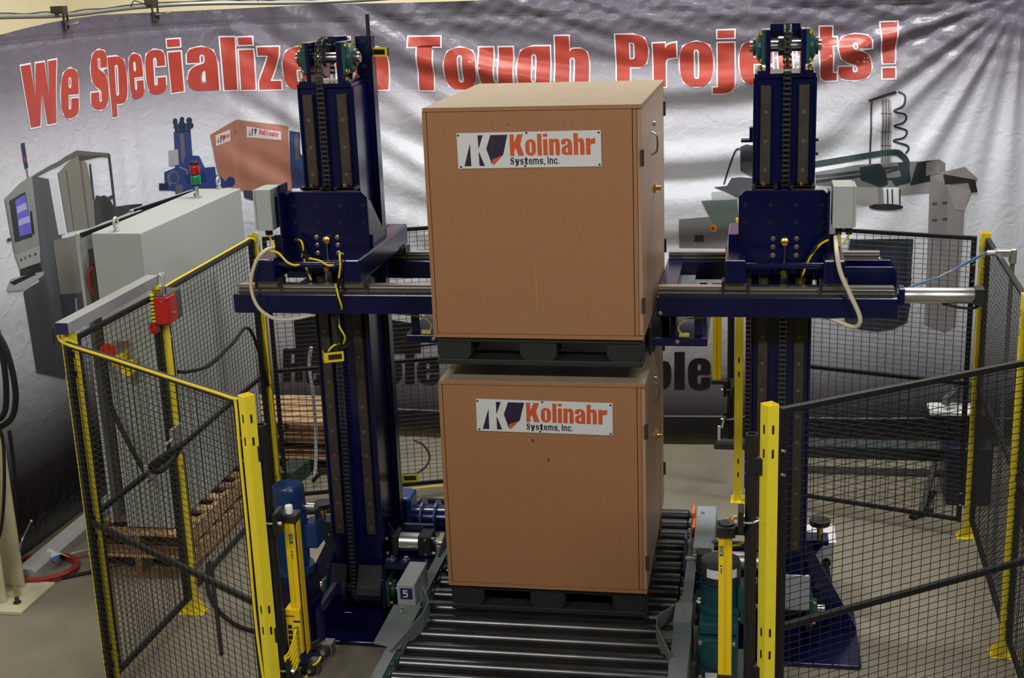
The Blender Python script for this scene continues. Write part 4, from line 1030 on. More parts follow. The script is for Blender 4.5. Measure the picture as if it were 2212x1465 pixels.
    if right:
        p = at(1755, 1172, Y=1.32); q = at(1800, 1210, Y=1.32)
        b = MB(); b.box(p.x - .06, q.x, 1.32, 1.56, q.z - .12, p.z); b.build('junction_box', mat('white box', (.55, .57, .60), .4), r, bevel=.004)
        b = MB(); b.box(p.x - .09, q.x + .015, 1.31, 1.58, p.z, p.z + .008); b.build('box_lid', WHITE, r, bevel=.002)
        b = MB(); b.rod((q.x - .04, 1.30, p.z - .12), (q.x - .04, 1.32, p.z - .12), .025, 12); b.tube([(q.x - .04, 1.30, p.z - .12), (q.x - .02, 1.26, p.z - .22), (q.x - .0, 1.28, max(.02, p.z - .38))], .012, 8); b.build('cable_gland', RUB, r, smooth=True)
        b = MB()
        for z in (2.62, 2.69): b.rod((xr + .012, YF + .12, z + .07), (xr + .03, YF + .12, z + .07), .009, 8)
        b.build('bolt', BLK, r)
        p = at(1618, 300, Y=YF + .15)
        b = MB(); b.box(p.x - .04, xl, YF + .10, YF + .18, p.z - .012, p.z); b.box(xl - .03, xl, YF + .12, YF + .18, p.z, p.z + .06); b.build('side_bracket', BLUE, r, bevel=.002)
    else:
        # rear cable channel standing proud of the head, sensor rod
        xa = xr + .005
        b = MB(); y0, y1 = YF + .25, YF + .33; p = at(766, 78, Y=y0); q = at(800, 78, Y=y0)
        b.box(p.x, q.x, y0, y0 + .006, .35, p.z); b.box(q.x - .006, q.x, y0, y1, .35, p.z); b.box(p.x, p.x + .006, y0, y1, .35, p.z); b.build('cable_channel', BLUE, r, bevel=.002)
        b = MB(); yy = YF + .32
        t = at(793, 30, Y=yy); u = at(806, 236, Y=yy); b.rod((u.x, yy, u.z), (u.x, yy, t.z), .011, 10); b.build('sensor_rod', BLK, r, smooth=True)
        b = MB(); b.box(q.x - .002, u.x + .018, yy - .012, yy + .012, u.z - .01, u.z + .085); b.build('rod_clamp', BLK, r, bevel=.002)
        b = MB(); c = at(790, 300, Y=yy - .05); b.box(c.x - .035, c.x + .03, yy - .09, yy - .01, c.z - .005, c.z + .005); b.box(c.x - .025, c.x + .0, yy - .07, yy - .03, c.z + .005, c.z + .05); b.build('switch_bracket', BLUE, r, bevel=.002)
        def photo_eye(p, rot):
            o = MB(); o.box(-.045, .045, -.014, .014, -.022, .022); s_ = o.build('photo_eye', BLKP, r, world=False, bevel=.002)
            s_.location = Vector(p) - r.location; s_.rotation_euler = (0, 0, rot)
            f = MB(); f.box(-.048, .048, -.0175, -.0145, .014, .024); f.box(-.048, .048, -.0175, -.0145, -.024, -.014); f.box(-.048, -.036, -.0175, -.0145, -.014, .014); f.box(.036, .048, -.0175, -.0145, -.014, .014)
            f.box(-.049, -.046, -.0175, .015, -.024, .024); f.build('eye_frame', SENY, s_, world=False)
            g = MB(); g.box(-.036, .036, -.0155, -.0150, -.014, .014); g.build('lens', mat('dark lens', (.02, .012, .012), .1), s_, world=False)
        c = at(822, 112, Y=yy - .03)
        b = MB(); b.box(u.x, c.x, yy - .012, yy, c.z + .01, c.z + .024); b.build('eye_arm', ZINC, r)
        photo_eye((c.x, yy - .03, c.z), -.25)
        # lower eye on its own rod
        yy = YF + .30
        t = at(853, 886, Y=yy); u = at(857, 1062, Y=yy); b = MB(); b.rod((t.x, yy, u.z), (t.x, yy, t.z), .010, 10); b.build('sensor_rod', BLK, r, smooth=True)
        b = MB(); b.box(xr - .02, t.x, yy - .012, yy + .012, t.z - .16, t.z - .02); b.box(xr - .02, t.x, yy - .012, yy + .012, u.z - .02, u.z + .02); b.build('rod_clamp', BLK, r, bevel=.002)
        c = at(886, 1031, Y=yy - .02); photo_eye((c.x, yy - .02, c.z), .18)
        # geared foot drive at the back, with cooling rings
        p = at(878, 1085, Y=1.22)
        b = MB(); b.box(p.x - .10, p.x + .05, 1.12, 1.30, .05, .62); b.build('rear_gearbox', BLUE2, r, bevel=.02)
        b = MB(); b.lathe([(.08, p.x + .05), (.085, p.x + .10), (.085, p.x + .30), (.06, p.x + .31)], (0, 1.21, .46), 'x', 24); b.build('rear_motor', BLUE, r, smooth=True)
        for k in range(3):
            b = MB(); b.lathe([(.088, p.x + .10 + .085 * k), (.115, p.x + .102 + .085 * k), (.115, p.x + .112 + .085 * k), (.088, p.x + .114 + .085 * k)], (0, 1.21, .46), 'x', 24); b.build('motor_rib', GREYG if k == 2 else BLUE2, r)
    return r, xc, xch, xl, xr
SENY = mat('sensor frame yellow', (.80, .60, .01), .4)
ML, XCL, XCHL, XLL, XRL = mast(-1)
MR, XCR, XCHR, XLR, XRR = mast(1)

# upright gear motor of the left mast
gm = thing('gear_motor', 'tall upright dark blue gear motor in front of the left mast', 'motor', (-1.40, .22, 0), group='gear motors')
yM = .22; p = at(590, 1075, Y=yM); q = at(657, 1075, Y=yM); mx = (p.x + q.x) / 2; mr = (q.x - p.x) / 2; mt = at(623, 1046, Y=yM).z
b = MB(); b.lathe([(mr * .5, mt - .035), (mr * .72, mt - .012), (mr * .86, mt), (mr * .97, mt - .012), (mr, mt - .04), (mr, mt - .14)], (mx, yM, 0), 'z', 32); b.build('fan_cowl', BLUE2, gm, smooth=True)
b = MB(); b.lathe([(mr * .94, mt - .46), (mr * .94, mt - .14)], (mx, yM, 0), 'z', 32)
for k in range(24):
    a = k * math.pi / 12; x, y = mx + mr * .96 * math.cos(a), yM + mr * .96 * math.sin(a); b.rod((x, y, mt - .44), (x, y, mt - .15), .005, 4)
b.build('finned_body', BLUE2, gm)
b = MB(); b.lathe([(mr * 1.25, mt - .50), (mr * 1.25, mt - .46), (mr, mt - .455)], (mx, yM, 0), 'z', 32); b.build('flange', BLUE2, gm, smooth=True)
b = MB(); b.box(mx - .10, mx + .10, yM - .11, yM + .12, .14, mt - .50); b.box(mx + .10, mx + .16, yM - .06, yM + .30, .16, .36); b.build('gearbox', BLUE, gm, bevel=.02)
b = MB(); b.lathe([(.10, yM - .11), (.10, yM - .125), (.08, yM - .135), (.03, yM - .135)], (mx, 0, .30), 'y', 28); b.build('gearbox_cover', BLUE, gm, smooth=True)
b = MB(); b.box(mx - .12, mx + .12, yM - .12, yM + .16, .06, .14); b.box(mx - .11, mx - .07, yM - .1, yM + .1, 0, .06); b.box(mx + .07, mx + .11, yM - .1, yM + .1, 0, .06); b.build('mount_base', BLUE, gm, bevel=.004)
b = MB(); b.box(mx + mr * .9, mx + mr * .9 + .07, yM - .02, yM + .10, mt - .36, mt - .22); b.build('terminal_box', BLUE2, gm, bevel=.01)
b = MB(); zz = at(668, 1098, Y=yM).z; b.rod((mx + mr, yM + .02, zz), (mx + mr + .05, yM + .02, zz), .022, 14); b.build('conduit_fitting', ZINC, gm, smooth=True)
c = [(mx + mr + .05, yM + .02, zz), at(688, 1115, Y=yM + .1), at(700, 1150, Y=yM + .25), at(718, 1190, Y=yM + .4)]
b = MB(); b.tube(c, .018, 10); b.build('flexible_conduit', mat('grey conduit', (.05, .052, .055), .5), gm, smooth=True)

# ------------------------------------------------------------------ carriages (ride up and down the masts)
def carriage(s):
    right = s > 0
    yp = .665
    c0, c1 = (at(1595, 500, Y=yp), at(1790, 500, Y=yp)) if right else (at(622, 500, Y=yp), at(797, 500, Y=yp))
    zt = at(1700, 411, Y=yp).z if right else at(700, 414, Y=yp).z
    x0, x1, z0 = c0.x, c1.x, 2.11
    r = thing('lift_carriage', 'navy lift carriage with bolted front plate and grey junction box on the %s mast' % ('right' if right else 'left'), 'carriage', ((x0 + x1) / 2, .8, z0), group='lift carriages')
    b = MB(); cch = .03
    b.prism([(x0, z0), (x1, z0), (x1, zt - cch), (x1 - cch, zt), (x0 + cch, zt), (x0, zt - cch)], yp, yp + .02); b.build('front_plate', BLUE, r, bevel=.003)
    xc = XCR if right else XCL; xch = XCHR if right else XCHL
    for xo in (-.093, .093):
        for zz in (zt - .12, zt - .30):
            b = MB(); b.box(xc + xo - .05, xc + xo + .05, yp + .02, YF - .012, zz - .06, zz + .14); b.build('guide_block', DSTEEL, r, bevel=.004)
        b = MB(); b.box(xc + xo - .062, xc + xo + .062, yp + .02, YF - .006, zt + .004, zt + .02); b.build('wiper', BLKP, r)
        b = MB(); b.rod((xc + xo - .005, yp + .04, zt + .02), (xc + xo - .005, yp + .04, zt + .035), .012, 8); b.build('grease_nipple', BRASS, r)
    b = MB()
    for i in range(4):
        for zz in (zt - .075, zt - .165): b.bolt((xc - .19 + .127 * i, yp, zz), .0075, 'y', .005)
    b.build('cap_screws', BLK, r, kind='stuff')
    for xo in (-.058, .058):
        for k in range(3):
            b = MB(); b.bolt((xch + xo, yp, zt - .245 - .043 * k), .0088, 'y', .014); b.build('plate_bolt', STEEL, r)
    b = MB(); b.lathe([(.012, yp), (.022, yp - .004), (.022, yp - .022), (.012, yp - .028)], (xch, 0, zt - .26), 'y', 12); b.build('chain_anchor', BRASS, r, smooth=True)
    b = MB(); b.rod((xch, yp - .012, zt - .28), (xch, yp - .012, zt - .37), .006, 8); b.build('tension_rod', STEEL, r)
    b = MB(); b.box(xch - .085, xch + .085, yp - .05, yp, zt - .375, zt - .362); b.box(xch - .05, xch - .042, yp - .05, yp, zt - .41, zt - .375); b.box(xch + .042, xch + .05, yp - .05, yp, zt - .41, zt - .375); b.build('tension_bracket', BLUE, r, bevel=.002)
    b = MB(); b.lathe([(.010, yp - .02), (.020, yp - .03), (.014, yp - .045)], (xch - .005, 0, zt - .415), 'y', 12); b.build('chain_anchor', BRASS, r, smooth=True)
    b = MB(); b.rod((xch, yp - .02, zt - .43), (xch, yp - .02, zt - .60), .018, 12); b.build('lower_anchor_rod', ALU, r, smooth=True)
    # arms from front to back
    ya, yb = .37, 1.36; za, zb = 2.124, 2.243
    px = ((1566, 1612), (1780, 1826)) if right else ((547, 592), (738, 777))
    arms = []
    for k, (pa, pb_) in enumerate(px):
        xa, xb = at(pa, 580, Y=ya).x, at(pb_, 580, Y=ya).x
        arms.append((xa, xb))
        b = MB(); b.box(xa, xb, ya, yb, za, zb); b.build('arm_tube', BLUE, r, bevel=.008)
        for yy in (.45, 1.27):
            for dx in (0,):
                b = MB(); xm = (xa + xb) / 2; b.box(xm - .055, xm + .055, yy - .045, yy + .045, 2.085, za); b.build('bearing_block', mat('bearing block steel', (.20, .19, .17), .35, .7), r, bevel=.003)
                b = MB(); b.box(xm - .068, xm - .055, yy - .05, yy + .05, 2.08, za + .005); b.build('block_wiper', BLKP, r); b = MB(); b.box(xm + .055, xm + .068, yy - .05, yy + .05, 2.08, za + .005); b.build('block_wiper', BLKP, r)
    b = MB(); b.rod((arms[0][1], ya + .06, 2.205), (arms[1][0], ya + .06, 2.205), .015, 12); b.build('tie_bar', BLUE, r, smooth=True)
    b = MB(); b.box(arms[0][1], arms[1][0], yb - .09, yb, za, zb); b.build('rear_cross_tube', BLUE, r, bevel=.006)
    b = MB(); b.box(arms[0][0] + .01, arms[1][1] - .01, yp + .02, yp + .034, za, z0 + .20); b.build('lower_plate', BLUE, r)
    for xx, sg in ((x0, -1), (x1, 1)):
        b = MB(); b.prism([(yp + .01, zt - .05), (yp + .05, zt - .05), (yp + .34, zb), (yp + .34, zb - .02), (yp + .01, zb - .02)], xx, xx + .014 * -sg, 'x'); b.build('gusset', BLUE, r, bevel=.002)
    # junction box on a side flange
    if right:
        p, q = at(1800, 402, Y=yp - .09), at(1843, 494, Y=yp - .09)
        b = MB(); b.box(x1 - .012, x1, yp - .08, yp, zt - .30, zt + .01); b.build('side_flange', BLUE, r, bevel=.003)
        b = MB(); b.box(p.x, q.x, yp - .09, yp + .10, q.z, p.z); jb = b.build('junction_box', CABG, r, bevel=.005)
        b = MB(); b.box(q.x, q.x + .012, yp - .085, yp + .095, q.z + .004, p.z - .004); b.build('box_cover', CABG, jb, bevel=.003)
        for dx in (.035, .085):
            b = MB(); b.rod((p.x + dx, yp - .03, q.z), (p.x + dx, yp - .03, q.z - .04), .016, 10); b.build('cable_gland', BLKP, jb)
        g = (p.x + .035, yp - .03, q.z - .04)
        ht = [at(1805, 512, Y=.5), at(1808, 548, Y=.36), at(1816, 590, Y=.33), at(1838, 640, Y=.33), at(1856, 680, Y=.33), at(1856, 700, Y=.34), at(1840, 706, Y=.37), at(1800, 690, Y=.42), at(1768, 680, Y=.46)]
        yc = [[g, at(1812, 520, Y=.5), at(1805, 535, Y=.42)], [(p.x + .085, yp - .03, q.z - .04), at(1826, 522, Y=.52), at(1812, 530, Y=.45)], [at(1790, 518, Y=.55), at(1770, 530, Y=.55), at(1748, 560, Y=.57), at(1728, 610, Y=.6)]]
        kc = [at(1785, 508, Y=.62), at(1762, 535, Y=.55), at(1740, 565, Y=.6), at(1730, 590, Y=.64)]
    else:
        fx = at(592, 450, Y=.56).x
        p, q = at(547, 410, Y=yp - .13), at(590, 499, Y=yp - .13)
        b = MB(); b.box(x0, x0 + .012, yp - .12, yp + .02, z0 + .10, zt + .02); b.box(q.x, x0 + .002, yp - .004, yp + .008, z0 + .10, zt - .02); b.build('side_flange', BLUE, r, bevel=.003)
        b = MB(); b.prism([(yp - .12, zt + .02), (yp - .10, zt + .05), (yp + .02, zt + .05), (yp + .02, zt + .02)], x0, x0 + .012, 'x'); b.build('flange_corner', BLUE, r)
        b = MB(); b.box(p.x + .006, q.x, yp - .13, yp + .04, q.z, p.z); jb = b.build('junction_box', CABG, r, bevel=.005)
        b = MB(); b.box(q.x, x0, yp - .06, yp - .04, q.z + .05, p.z - .05); b.build('box_bracket', BLUE, jb)
        b = MB(); b.box(p.x - .008, p.x + .004, yp - .125, yp + .035, q.z + .004, p.z - .004); b.build('box_cover', CABG, jb, bevel=.003)
        b = MB(); b.rod((q.x - .05, yp - .06, q.z), (q.x - .05, yp - .06, q.z - .035), .02, 10); b.build('cable_gland', BLKP, jb)
        g = (q.x - .05, yp - .06, q.z - .035)
        ht = [at(588, 535, Y=.42), at(572, 542, Y=.36), at(553, 565, Y=.33), at(542, 610, Y=.33), at(550, 650, Y=.33), at(570, 676, Y=.34), at(600, 690, Y=.36), at(640, 688, Y=.39), at(682, 678, Y=.43)]
        yc = [[g, at(588, 525, Y=.48), at(592, 534, Y=.44), at(578, 540, Y=.40)], [at(580, 542, Y=.40), at(600, 546, Y=.37), at(620, 566, Y=.36), at(636, 573, Y=.365), at(646, 572, Y=.39)], [at(668, 558, Y=.41), at(690, 563, Y=.40), at(708, 573, Y=.385), at(720, 573, Y=.37), ],
              [at(639, 518, Y=.64), at(650, 520, Y=.56), at(655, 538, Y=.55), at(652, 555, Y=.6)], [at(741, 549, Y=.39), at(734, 549, Y=.34), at(735, 575, Y=.33), at(732, 600, Y=.35)],
              [at(725, 613, Y=.38), at(731, 640, Y=.355), at(738, 662, Y=.37), at(737, 670, Y=.42)], [at(731, 688, Y=.46), at(733, 705, Y=.45), at(745, 728, Y=.45), at(742, 742, Y=.48)], [at(657, 560, Y=.58), at(662, 580, Y=.55), at(672, 605, Y=.5)]]
        kc = [at(640, 512, Y=.62), at(652, 540, Y=.56), at(668, 565, Y=.5), at(685, 590, Y=.55)]
        b = MB(); c2 = at(720, 768, Y=.45)
        b.box(c2.x - .02, c2.x + .055, .47, .66, c2.z + .03, c2.z + .04); b.box(c2.x + .0, c2.x + .03, .455, .475, c2.z - .02, 2.0); b.build('eye_bracket', BLKP, r)
        o = MB(); o.box(-.05, .05, -.03, .03, -.026, .026); s_ = o.build('photo_eye', BLKP, r, world=False, bevel=.002); s_.location = c2 - r.location; s_.rotation_euler = (0, .0, .42)
        f = MB()
        for a in ((-.052, .052, -.0345, -.0305, .015, .027), (-.052, .052, -.0345, -.0305, -.027, -.015), (-.052, -.03, -.0345, -.0305, -.015, .015), (.042, .052, -.0345, -.0305, -.015, .015)): f.box(*a)
        f.box(-.0535, -.0505, -.0345, .03, -.027, -.015); f.box(-.0535, -.0505, -.0345, .03, .018, .027); f.box(-.0535, -.0505, -.0345, -.02, -.015, .018); f.box(-.0535, -.0505, .024, .03, -.015, .018); f.build('eye_frame', SENY, s_, world=False)
        yc.append([at(707, 764, Y=.44), at(712, 755, Y=.44), at(722, 746, Y=.45), at(733, 743, Y=.47)])
    b = MB(); b.tube(ht, .0092 if not right else .011, 10); b.build('air_hose', HOSE, r, smooth=True)
    b = MB()
    for pts in yc: b.tube(pts, .0055, 6)
    b.build('yellow_cables', YCAB, r, smooth=True)
    b = MB(); b.tube(kc, .007, 6); b.tube([Vector(q_) + Vector((.015, .01, 0)) for q_ in kc], .006, 6)
    if not right:
        b.tube([at(736, 576, Y=.345), at(729, 640, Y=.385), at(728, 676, Y=.42), at(730, 745, Y=.5), ], .009, 6)
    b.build('black_cables', RUB, r, smooth=True)
    return r, arms
CL, ARL = carriage(-1)
CR, ARR = carriage(1)

# ------------------------------------------------------------------ sliding clamp frames
def slide(s):
    right = s > 0
    xo = at(1941, 650, Y=.40).x if right else at(506, 650, Y=.40).x       # outer end
    xi = .535 if right else -.535                                          # inner end, beside the pallet
    xm = (xo + xi) / 2
    r = thing('clamp_frame', 'navy sliding clamp frame with steel guide rails on the %s side of the upper crate' % ('right' if right else 'left'), 'frame', (xm, .85, 1.80), group='sliding clamp frames')
    zb0, zb1 = 1.948, 2.052
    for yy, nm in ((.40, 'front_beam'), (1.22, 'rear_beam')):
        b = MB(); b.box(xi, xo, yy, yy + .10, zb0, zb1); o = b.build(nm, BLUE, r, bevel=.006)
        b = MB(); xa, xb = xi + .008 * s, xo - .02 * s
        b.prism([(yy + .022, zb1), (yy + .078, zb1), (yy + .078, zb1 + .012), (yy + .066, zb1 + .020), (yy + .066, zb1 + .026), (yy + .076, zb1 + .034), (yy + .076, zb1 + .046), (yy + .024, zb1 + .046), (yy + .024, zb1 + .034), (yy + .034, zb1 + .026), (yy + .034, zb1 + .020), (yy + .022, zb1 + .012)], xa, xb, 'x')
        b.build('guide_rail', STEEL, o); b = MB(); b.box(xa, xb, yy + .0335, yy + .0665, zb1 + .021, zb1 + .0255); b.box(xa, xb, yy + .021, yy + .0215, zb1 + .002, zb1 + .009); b.build('rail_groove_shade', BLK, o)  # black strips put the shade of the rail groove into colour
    b = MB(); b.box(xi, xi + .09 * s, .50, 1.22, zb0, zb1); b.build('inner_cross_tube', BLUE, r, bevel=.006)
    b = MB(); b.box(xo - .36 * s, xo - .27 * s, .50, 1.22, zb0, zb1); b.build('outer_cross_tube', BLUE, r, bevel=.006)
    b = MB(); b.box(xi + .0 * s, xi + .16 * s, .50, 1.22, zb0 + .02, zb0 + .03); b.build('web_plate', mat('grey sheet', (.16, .17, .18), .45), r)
    # pallet clamp: hangers, side plate and pick-up ledge
    for yy in (.50, 1.12):
        b = MB(); b.box(xi + .015 * s, xi + .06 * s, yy, yy + .03, 1.80, zb0); b.build('hanger', BLUE, r, bevel=.003); b = MB(); b.box(xi + .185 * s, xi + .225 * s, yy, yy + .03, 1.80, zb0); b.build('hanger', BLUE, r, bevel=.003)
    b = MB(); b.box(xi - .022 * s, xi + .25 * s, .47, 1.17, 1.775, 1.82); b.build('clamp_shelf', BLUE, r, bevel=.006)
    b = MB(); b.box(xi - .03 * s, xi - .016 * s, .25, 1.2, 1.79, 1.935); b.build('clamp_plate', BLK, r, bevel=.004)
    b = MB(); b.prism([(.50, 1.82), (.56, 1.82), (.56, 1.90), (.50, 1.93)], xi + .02 * s, xi + .06 * s, 'x'); b.build('clamp_stop', BLUE, r)
    b = MB(); b.bolt((xi + .02 * s, .40, zb0 + .02), .007, 'y'); b.bolt((xi + .10 * s, .47, 1.80), .007, 'y'); b.build('bolt', ZINC, r)
    b = MB(); b.rod((xi + .11 * s, .47, 1.835), (xi + .16 * s, .47, 1.835), .012, 10); b.tube([(xi + .12 * s, .47, 1.84), (xi + .105 * s, .46, 1.88), (xi + .15 * s, .44, 1.925), (xi + .28 * s, .43, 1.946)], .005, 6); b.build('proximity_switch', mat('sensor cable', (.6, .5, .12), .4), r, smooth=True)
    # end plates standing at the outer end
    for yy in (.62, .78):
        if right:
            b = MB(); b.prism([(xo - .38, zb1), (xo + .01, zb1), (xo + .01, zb1 + .085), (xo - .01, zb1 + .105), (xo - .38, zb1 + .105)], yy, yy + .012); b.build('end_plate', BLUE, r, bevel=.002)
    if right:
        p = at(1950, 638, Y=.45); q = at(2108, 638, Y=.45)
        zc = p.z
        b = MB(); b.lathe([(.036, p.x), (.0385, p.x + .004), (.0385, q.x - .004), (.036, q.x)], (0, .45, zc), 'x', 24); cyl = b.build('air_cylinder', ALU, r, smooth=True)
        b = MB(); b.box(q.x - .01, q.x + .035, .408, .492, zc - .043, zc + .043); b.build('cylinder_head', BLKP, cyl, bevel=.005)
        b = MB(); b.box(xo, p.x + .006, .408, .492, zc - .043, zc + .043); b.build('cylinder_mount', BLUE, cyl, bevel=.004)
        for dy in (-.033, .033):
            for dz in (-.033, .033): b = MB(); b.rod((q.x + .035, .45 + dy, zc + dz), (q.x + .046, .45 + dy, zc + dz), .008, 6); b.build('tie_rod_nut', BLK, cyl)
        b = MB(); b.tube([at(2035, 655, Y=.45), at(2070, 664, Y=.44), at(2100, 666, Y=.44), at(2112, 662, Y=.45), (q.x + .02, .45, zc - .04)], .007, 8); b.build('air_line', RUB, cyl, smooth=True)
    else:
        b = MB(); b.box(xo - .004, xo, .402, .498, zb0 + .004, zb1 - .004); b.build('end_cap', BLUE, r)
    return r
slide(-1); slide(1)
print('masts ok')
# ------------------------------------------------------------------ safety fence
def post(x, y, rz, label, foot=True, slots=True, size=.056):
    r = thing('fence_post', label, 'post', (x, y, 0), rz, 'yellow fence posts')
    h = size / 2; t = .003
    b = MB()
    for a in ((-h, h, -h, -h + t), (-h, h, h - t, h), (-h, -h + t, -h + t, h - t), (h - t, h, -h + t, h - t)): b.box(a[0], a[1], a[2], a[3], .006, 2.0)
    b.box(-h + t, h - t, -h + t, h - t, .006, 1.96)
    b.build('post_tube', YEL, r, world=False)
    if slots:
        b = MB()
        for z in (.20, .30, .93, 1.03, 1.80, 1.90):
            for sx in (-1, 1):
                b.box(-.006, .004, sx * h - .0008, sx * h + .0008, z - .018, z + .018); b.box(sx * h - .0008, sx * h + .0008, -.006, .004, z - .018, z + .018)
        b.build('slots', BLK, r, world=False, kind='stuff')
    if foot:
        b = MB(); b.box(-.075, .075, -.05, .05, 0, .006); b.build('foot_plate', YEL, r, world=False, bevel=.002)
        for sx in (-1, 1):
            b = MB(); b.prism([(sx * h, .006), (sx * .072, .006), (sx * .072, .014), (sx * h, .075)], -h, -h + .004); b.build('foot_gusset', YEL, r, world=False); b = MB(); b.prism([(sx * h, .006), (sx * .072, .006), (sx * .072, .014), (sx * h, .075)], h - .004, h); b.build('foot_gusset', YEL, r, world=False)
    return r
FL, LM, LB, FRL, FRR, RC, R3, RB = (-2.305, -.235), (-2.275, .745), (-2.290, 2.290), (-1.046, -1.122), (1.083, -1.102), (2.392, 2.278), (2.358, .722), (.915, 2.778)
RF = (2.36, -.225); LBK = (-.87, 2.78)
dgL = math.atan2(FRL[1] - FL[1], FRL[0] - FL[0]); dgR = math.atan2(RF[1] - FRR[1], RF[0] - FRR[0])
post(*FL, dgL, 'yellow fence post at the near left corner under the grey beam')
post(*LM, 0, 'yellow fence post behind the red safety switch, left side')
post(*LB, 0, 'yellow fence post at the far left corner behind the left lift arms')
post(*FRL, dgL, 'yellow fence post at front left carrying a black pole and light curtain', size=.049)
post(*FRR, dgR, 'yellow fence post at front right carrying a black pole and light curtain', size=.051)
post(*RC, 0, 'yellow fence post at the far right corner beside the grey limit switch')
post(*R3, 0, 'yellow fence post on the right side, its foot nearest the lower right corner')
post(*RB, math.pi / 2, 'yellow fence post standing against the banner behind the right mast')
def panel(A, B_, label, z0=.10, gate=False, off=.05, side=0.0, sw=.030, end=None):
    A = Vector((*A, 0)); B_ = Vector((*B_, 0)); d = B_ - A; L = d.length; rz = math.atan2(d.y, d.x)
    nn = Vector((d.y, -d.x, 0)).normalized() * side; A = A + nn; d = B_ - A; L = d.length; rz = math.atan2(d.y, d.x)
    r = thing('mesh_gate' if gate else 'mesh_fence', label, 'gate' if gate else 'fence panel', (A.x, A.y, z0), rz, 'black mesh fence panels')
    a, c = off, L - (off if end is None else end); zt = 1.975 - z0
    def fr(nm, *box):
        b = MB(); b.box(*box); b.build(nm, BLK, r, world=False, bevel=.003)
    fr('frame_stile', a, a + sw, -.015, .015, 0, zt); fr('frame_stile', c - sw, c, -.015, .015, 0, zt)
    fr('frame_rail', a + sw, c - sw, -.0135, .0135, 0, .025); fr('frame_rail', a + sw, c - sw, -.0135, .0135, zt - .025, zt)
    fr('middle_rail', a + sw, c - sw, -.0125, .0110, 1.03 - z0 - .0125, 1.03 - z0 + .0125)
    b = MB(); n = max(2, round((c - a) / .052))
    for k in range(1, n):
        x = a + (c - a) * k / n; b.rod((x, -.0155, .01), (x, -.0125, zt - .01), .0019, 4, cap=False)
    n = round(zt / .032)
    for k in range(1, n):
        z = zt * k / n; b.rod((a + .005, -.019, z), (c - .005, -.019, z), .0019, 4, cap=False)
    b.build('wire_mesh', BLK, r, world=False, kind='stuff')
    b = MB()
    for x, dx in ((a, -1), (c, 1)):
        for z in (.30 - z0, .20 - z0 + .02, 1.80 - z0, 1.70 - z0): b.bolt((x + dx * .004 - (.012 if dx > 0 else -.012), -.011, z), .007, 'y', .012)
    b.build('panel_bolts', ZINC, r, world=False, kind='stuff')
    return r
g = panel(FL, LM, 'black mesh gate panel below the grey beam on the left', gate=True, sw=.045, off=.035)
panel(LM, LB, 'black mesh panel along the left side in front of the grey cabinet', .12)
panel(FL, FRL, 'black mesh panel running diagonally across the lower left foreground', side=.036, off=.026, end=.05, sw=.036)
panel(LB, LBK, 'black mesh panel at the back left, behind the left mast')
panel(RB, RC, 'black mesh panel at the back right, in front of the printed drum')
panel(RC, R3, 'black mesh panel on the right side between the far corner and next post', .12, side=-.012, off=.035)
panel(R3, RF, 'black mesh panel at the far right edge, nearest the camera on that side', side=-.012, off=.035)
panel(FRR, RF, 'black mesh panel running diagonally across the lower right foreground')
# gate furniture
b = MB(); p0 = g.matrix_basis
hx = .62
b.tube([(.60, -.02, .97), (.60, -.10, 1.03), (.68, -.14, 1.05), (.80, -.13, 1.04), (.84, -.09, .99), (.80, -.06, .94), (.68, -.05, .92), (.60, -.02, .95)], .016, 8)
b.build('gate_handle', RUB, g, world=False, smooth=True)
b = MB(); b.box(.58, .62, -.03, .0, .90, .99); b.build('handle_latch', ZINC, g, world=False, bevel=.003); b = MB(); b.box(.83, .87, -.11, -.07, .97, 1.01); b.build('handle_end', ZINC, g, world=False, bevel=.003)
lt = thing('gate_latch', 'small grey latch block on the post below the red safety switch', 'latch', (-2.245, .745, .95))
b = MB(); p = at(368, 925, X=-2.244); q = at(385, 960, X=-2.244); b.box(-2.246, -2.222, p.y - .02, q.y + .03, q.z, p.z); b.build('body', ZINC, lt, bevel=.004)
b = MB(); b.rod((-2.235, p.y - .10, (p.z + q.z) / 2), (-2.235, p.y, (p.z + q.z) / 2), .008, 8); b.build('bolt', ZINC, lt)
bm_ = thing('grey_beam', 'grey aluminium beam lying over the gate on top of two posts', 'beam', (-2.30, .2, 2.0))
p = at(140, 708, X=-2.335); q = at(338, 600, X=-2.30)
zt = 2.075
b = MB(); b.box(-2.335, -2.265, -.30, .74, 2.015, zt); b.build('profile', mat('satin aluminium', (.40, .40, .42), .45, .3), bm_, bevel=.003)
b = MB(); b.box(-2.333, -2.267, -.303, -.30, 2.017, zt - .002); b.build('end_cap', NAVYT, bm_)
b = MB(); b.box(-2.32, -2.28, -.26, -.21, 2.0, 2.015); b.box(-2.30, -2.25, .69, .74, 2.0, 2.015); b.build('packer', YEL, bm_)
rs = thing('safety_switch', 'red safety switch with yellow stripes and white cable on a fence post', 'switch', (-2.24, .72, 1.8))
p = at(352, 632, X=-2.235); q = at(378, 676, X=-2.235)
b = MB(); b.box(-2.247, -2.17, .60, .80, q.z - .01, p.z + .01); b.build('back_box', mat('smoked cover', (.05, .05, .052), .25), rs, bevel=.008)
b = MB(); b.box(-2.235, -2.155, .585, .60, q.z, p.z); b.box(-2.17, -2.155, .60, .70, q.z, p.z); b.build('red_cover', RED, rs, bevel=.004)
b = MB()
for k in range(8): b.box(-2.255, -2.236, .582, .60, q.z + .012 + .021 * k, q.z + .022 + .021 * k)
b.build('yellow_stripes', YEL, rs)
b = MB(); b.box(-2.285, -2.247, .60, .66, q.z - .06, q.z + .0); b.build('red_actuator', RED, rs, bevel=.004)
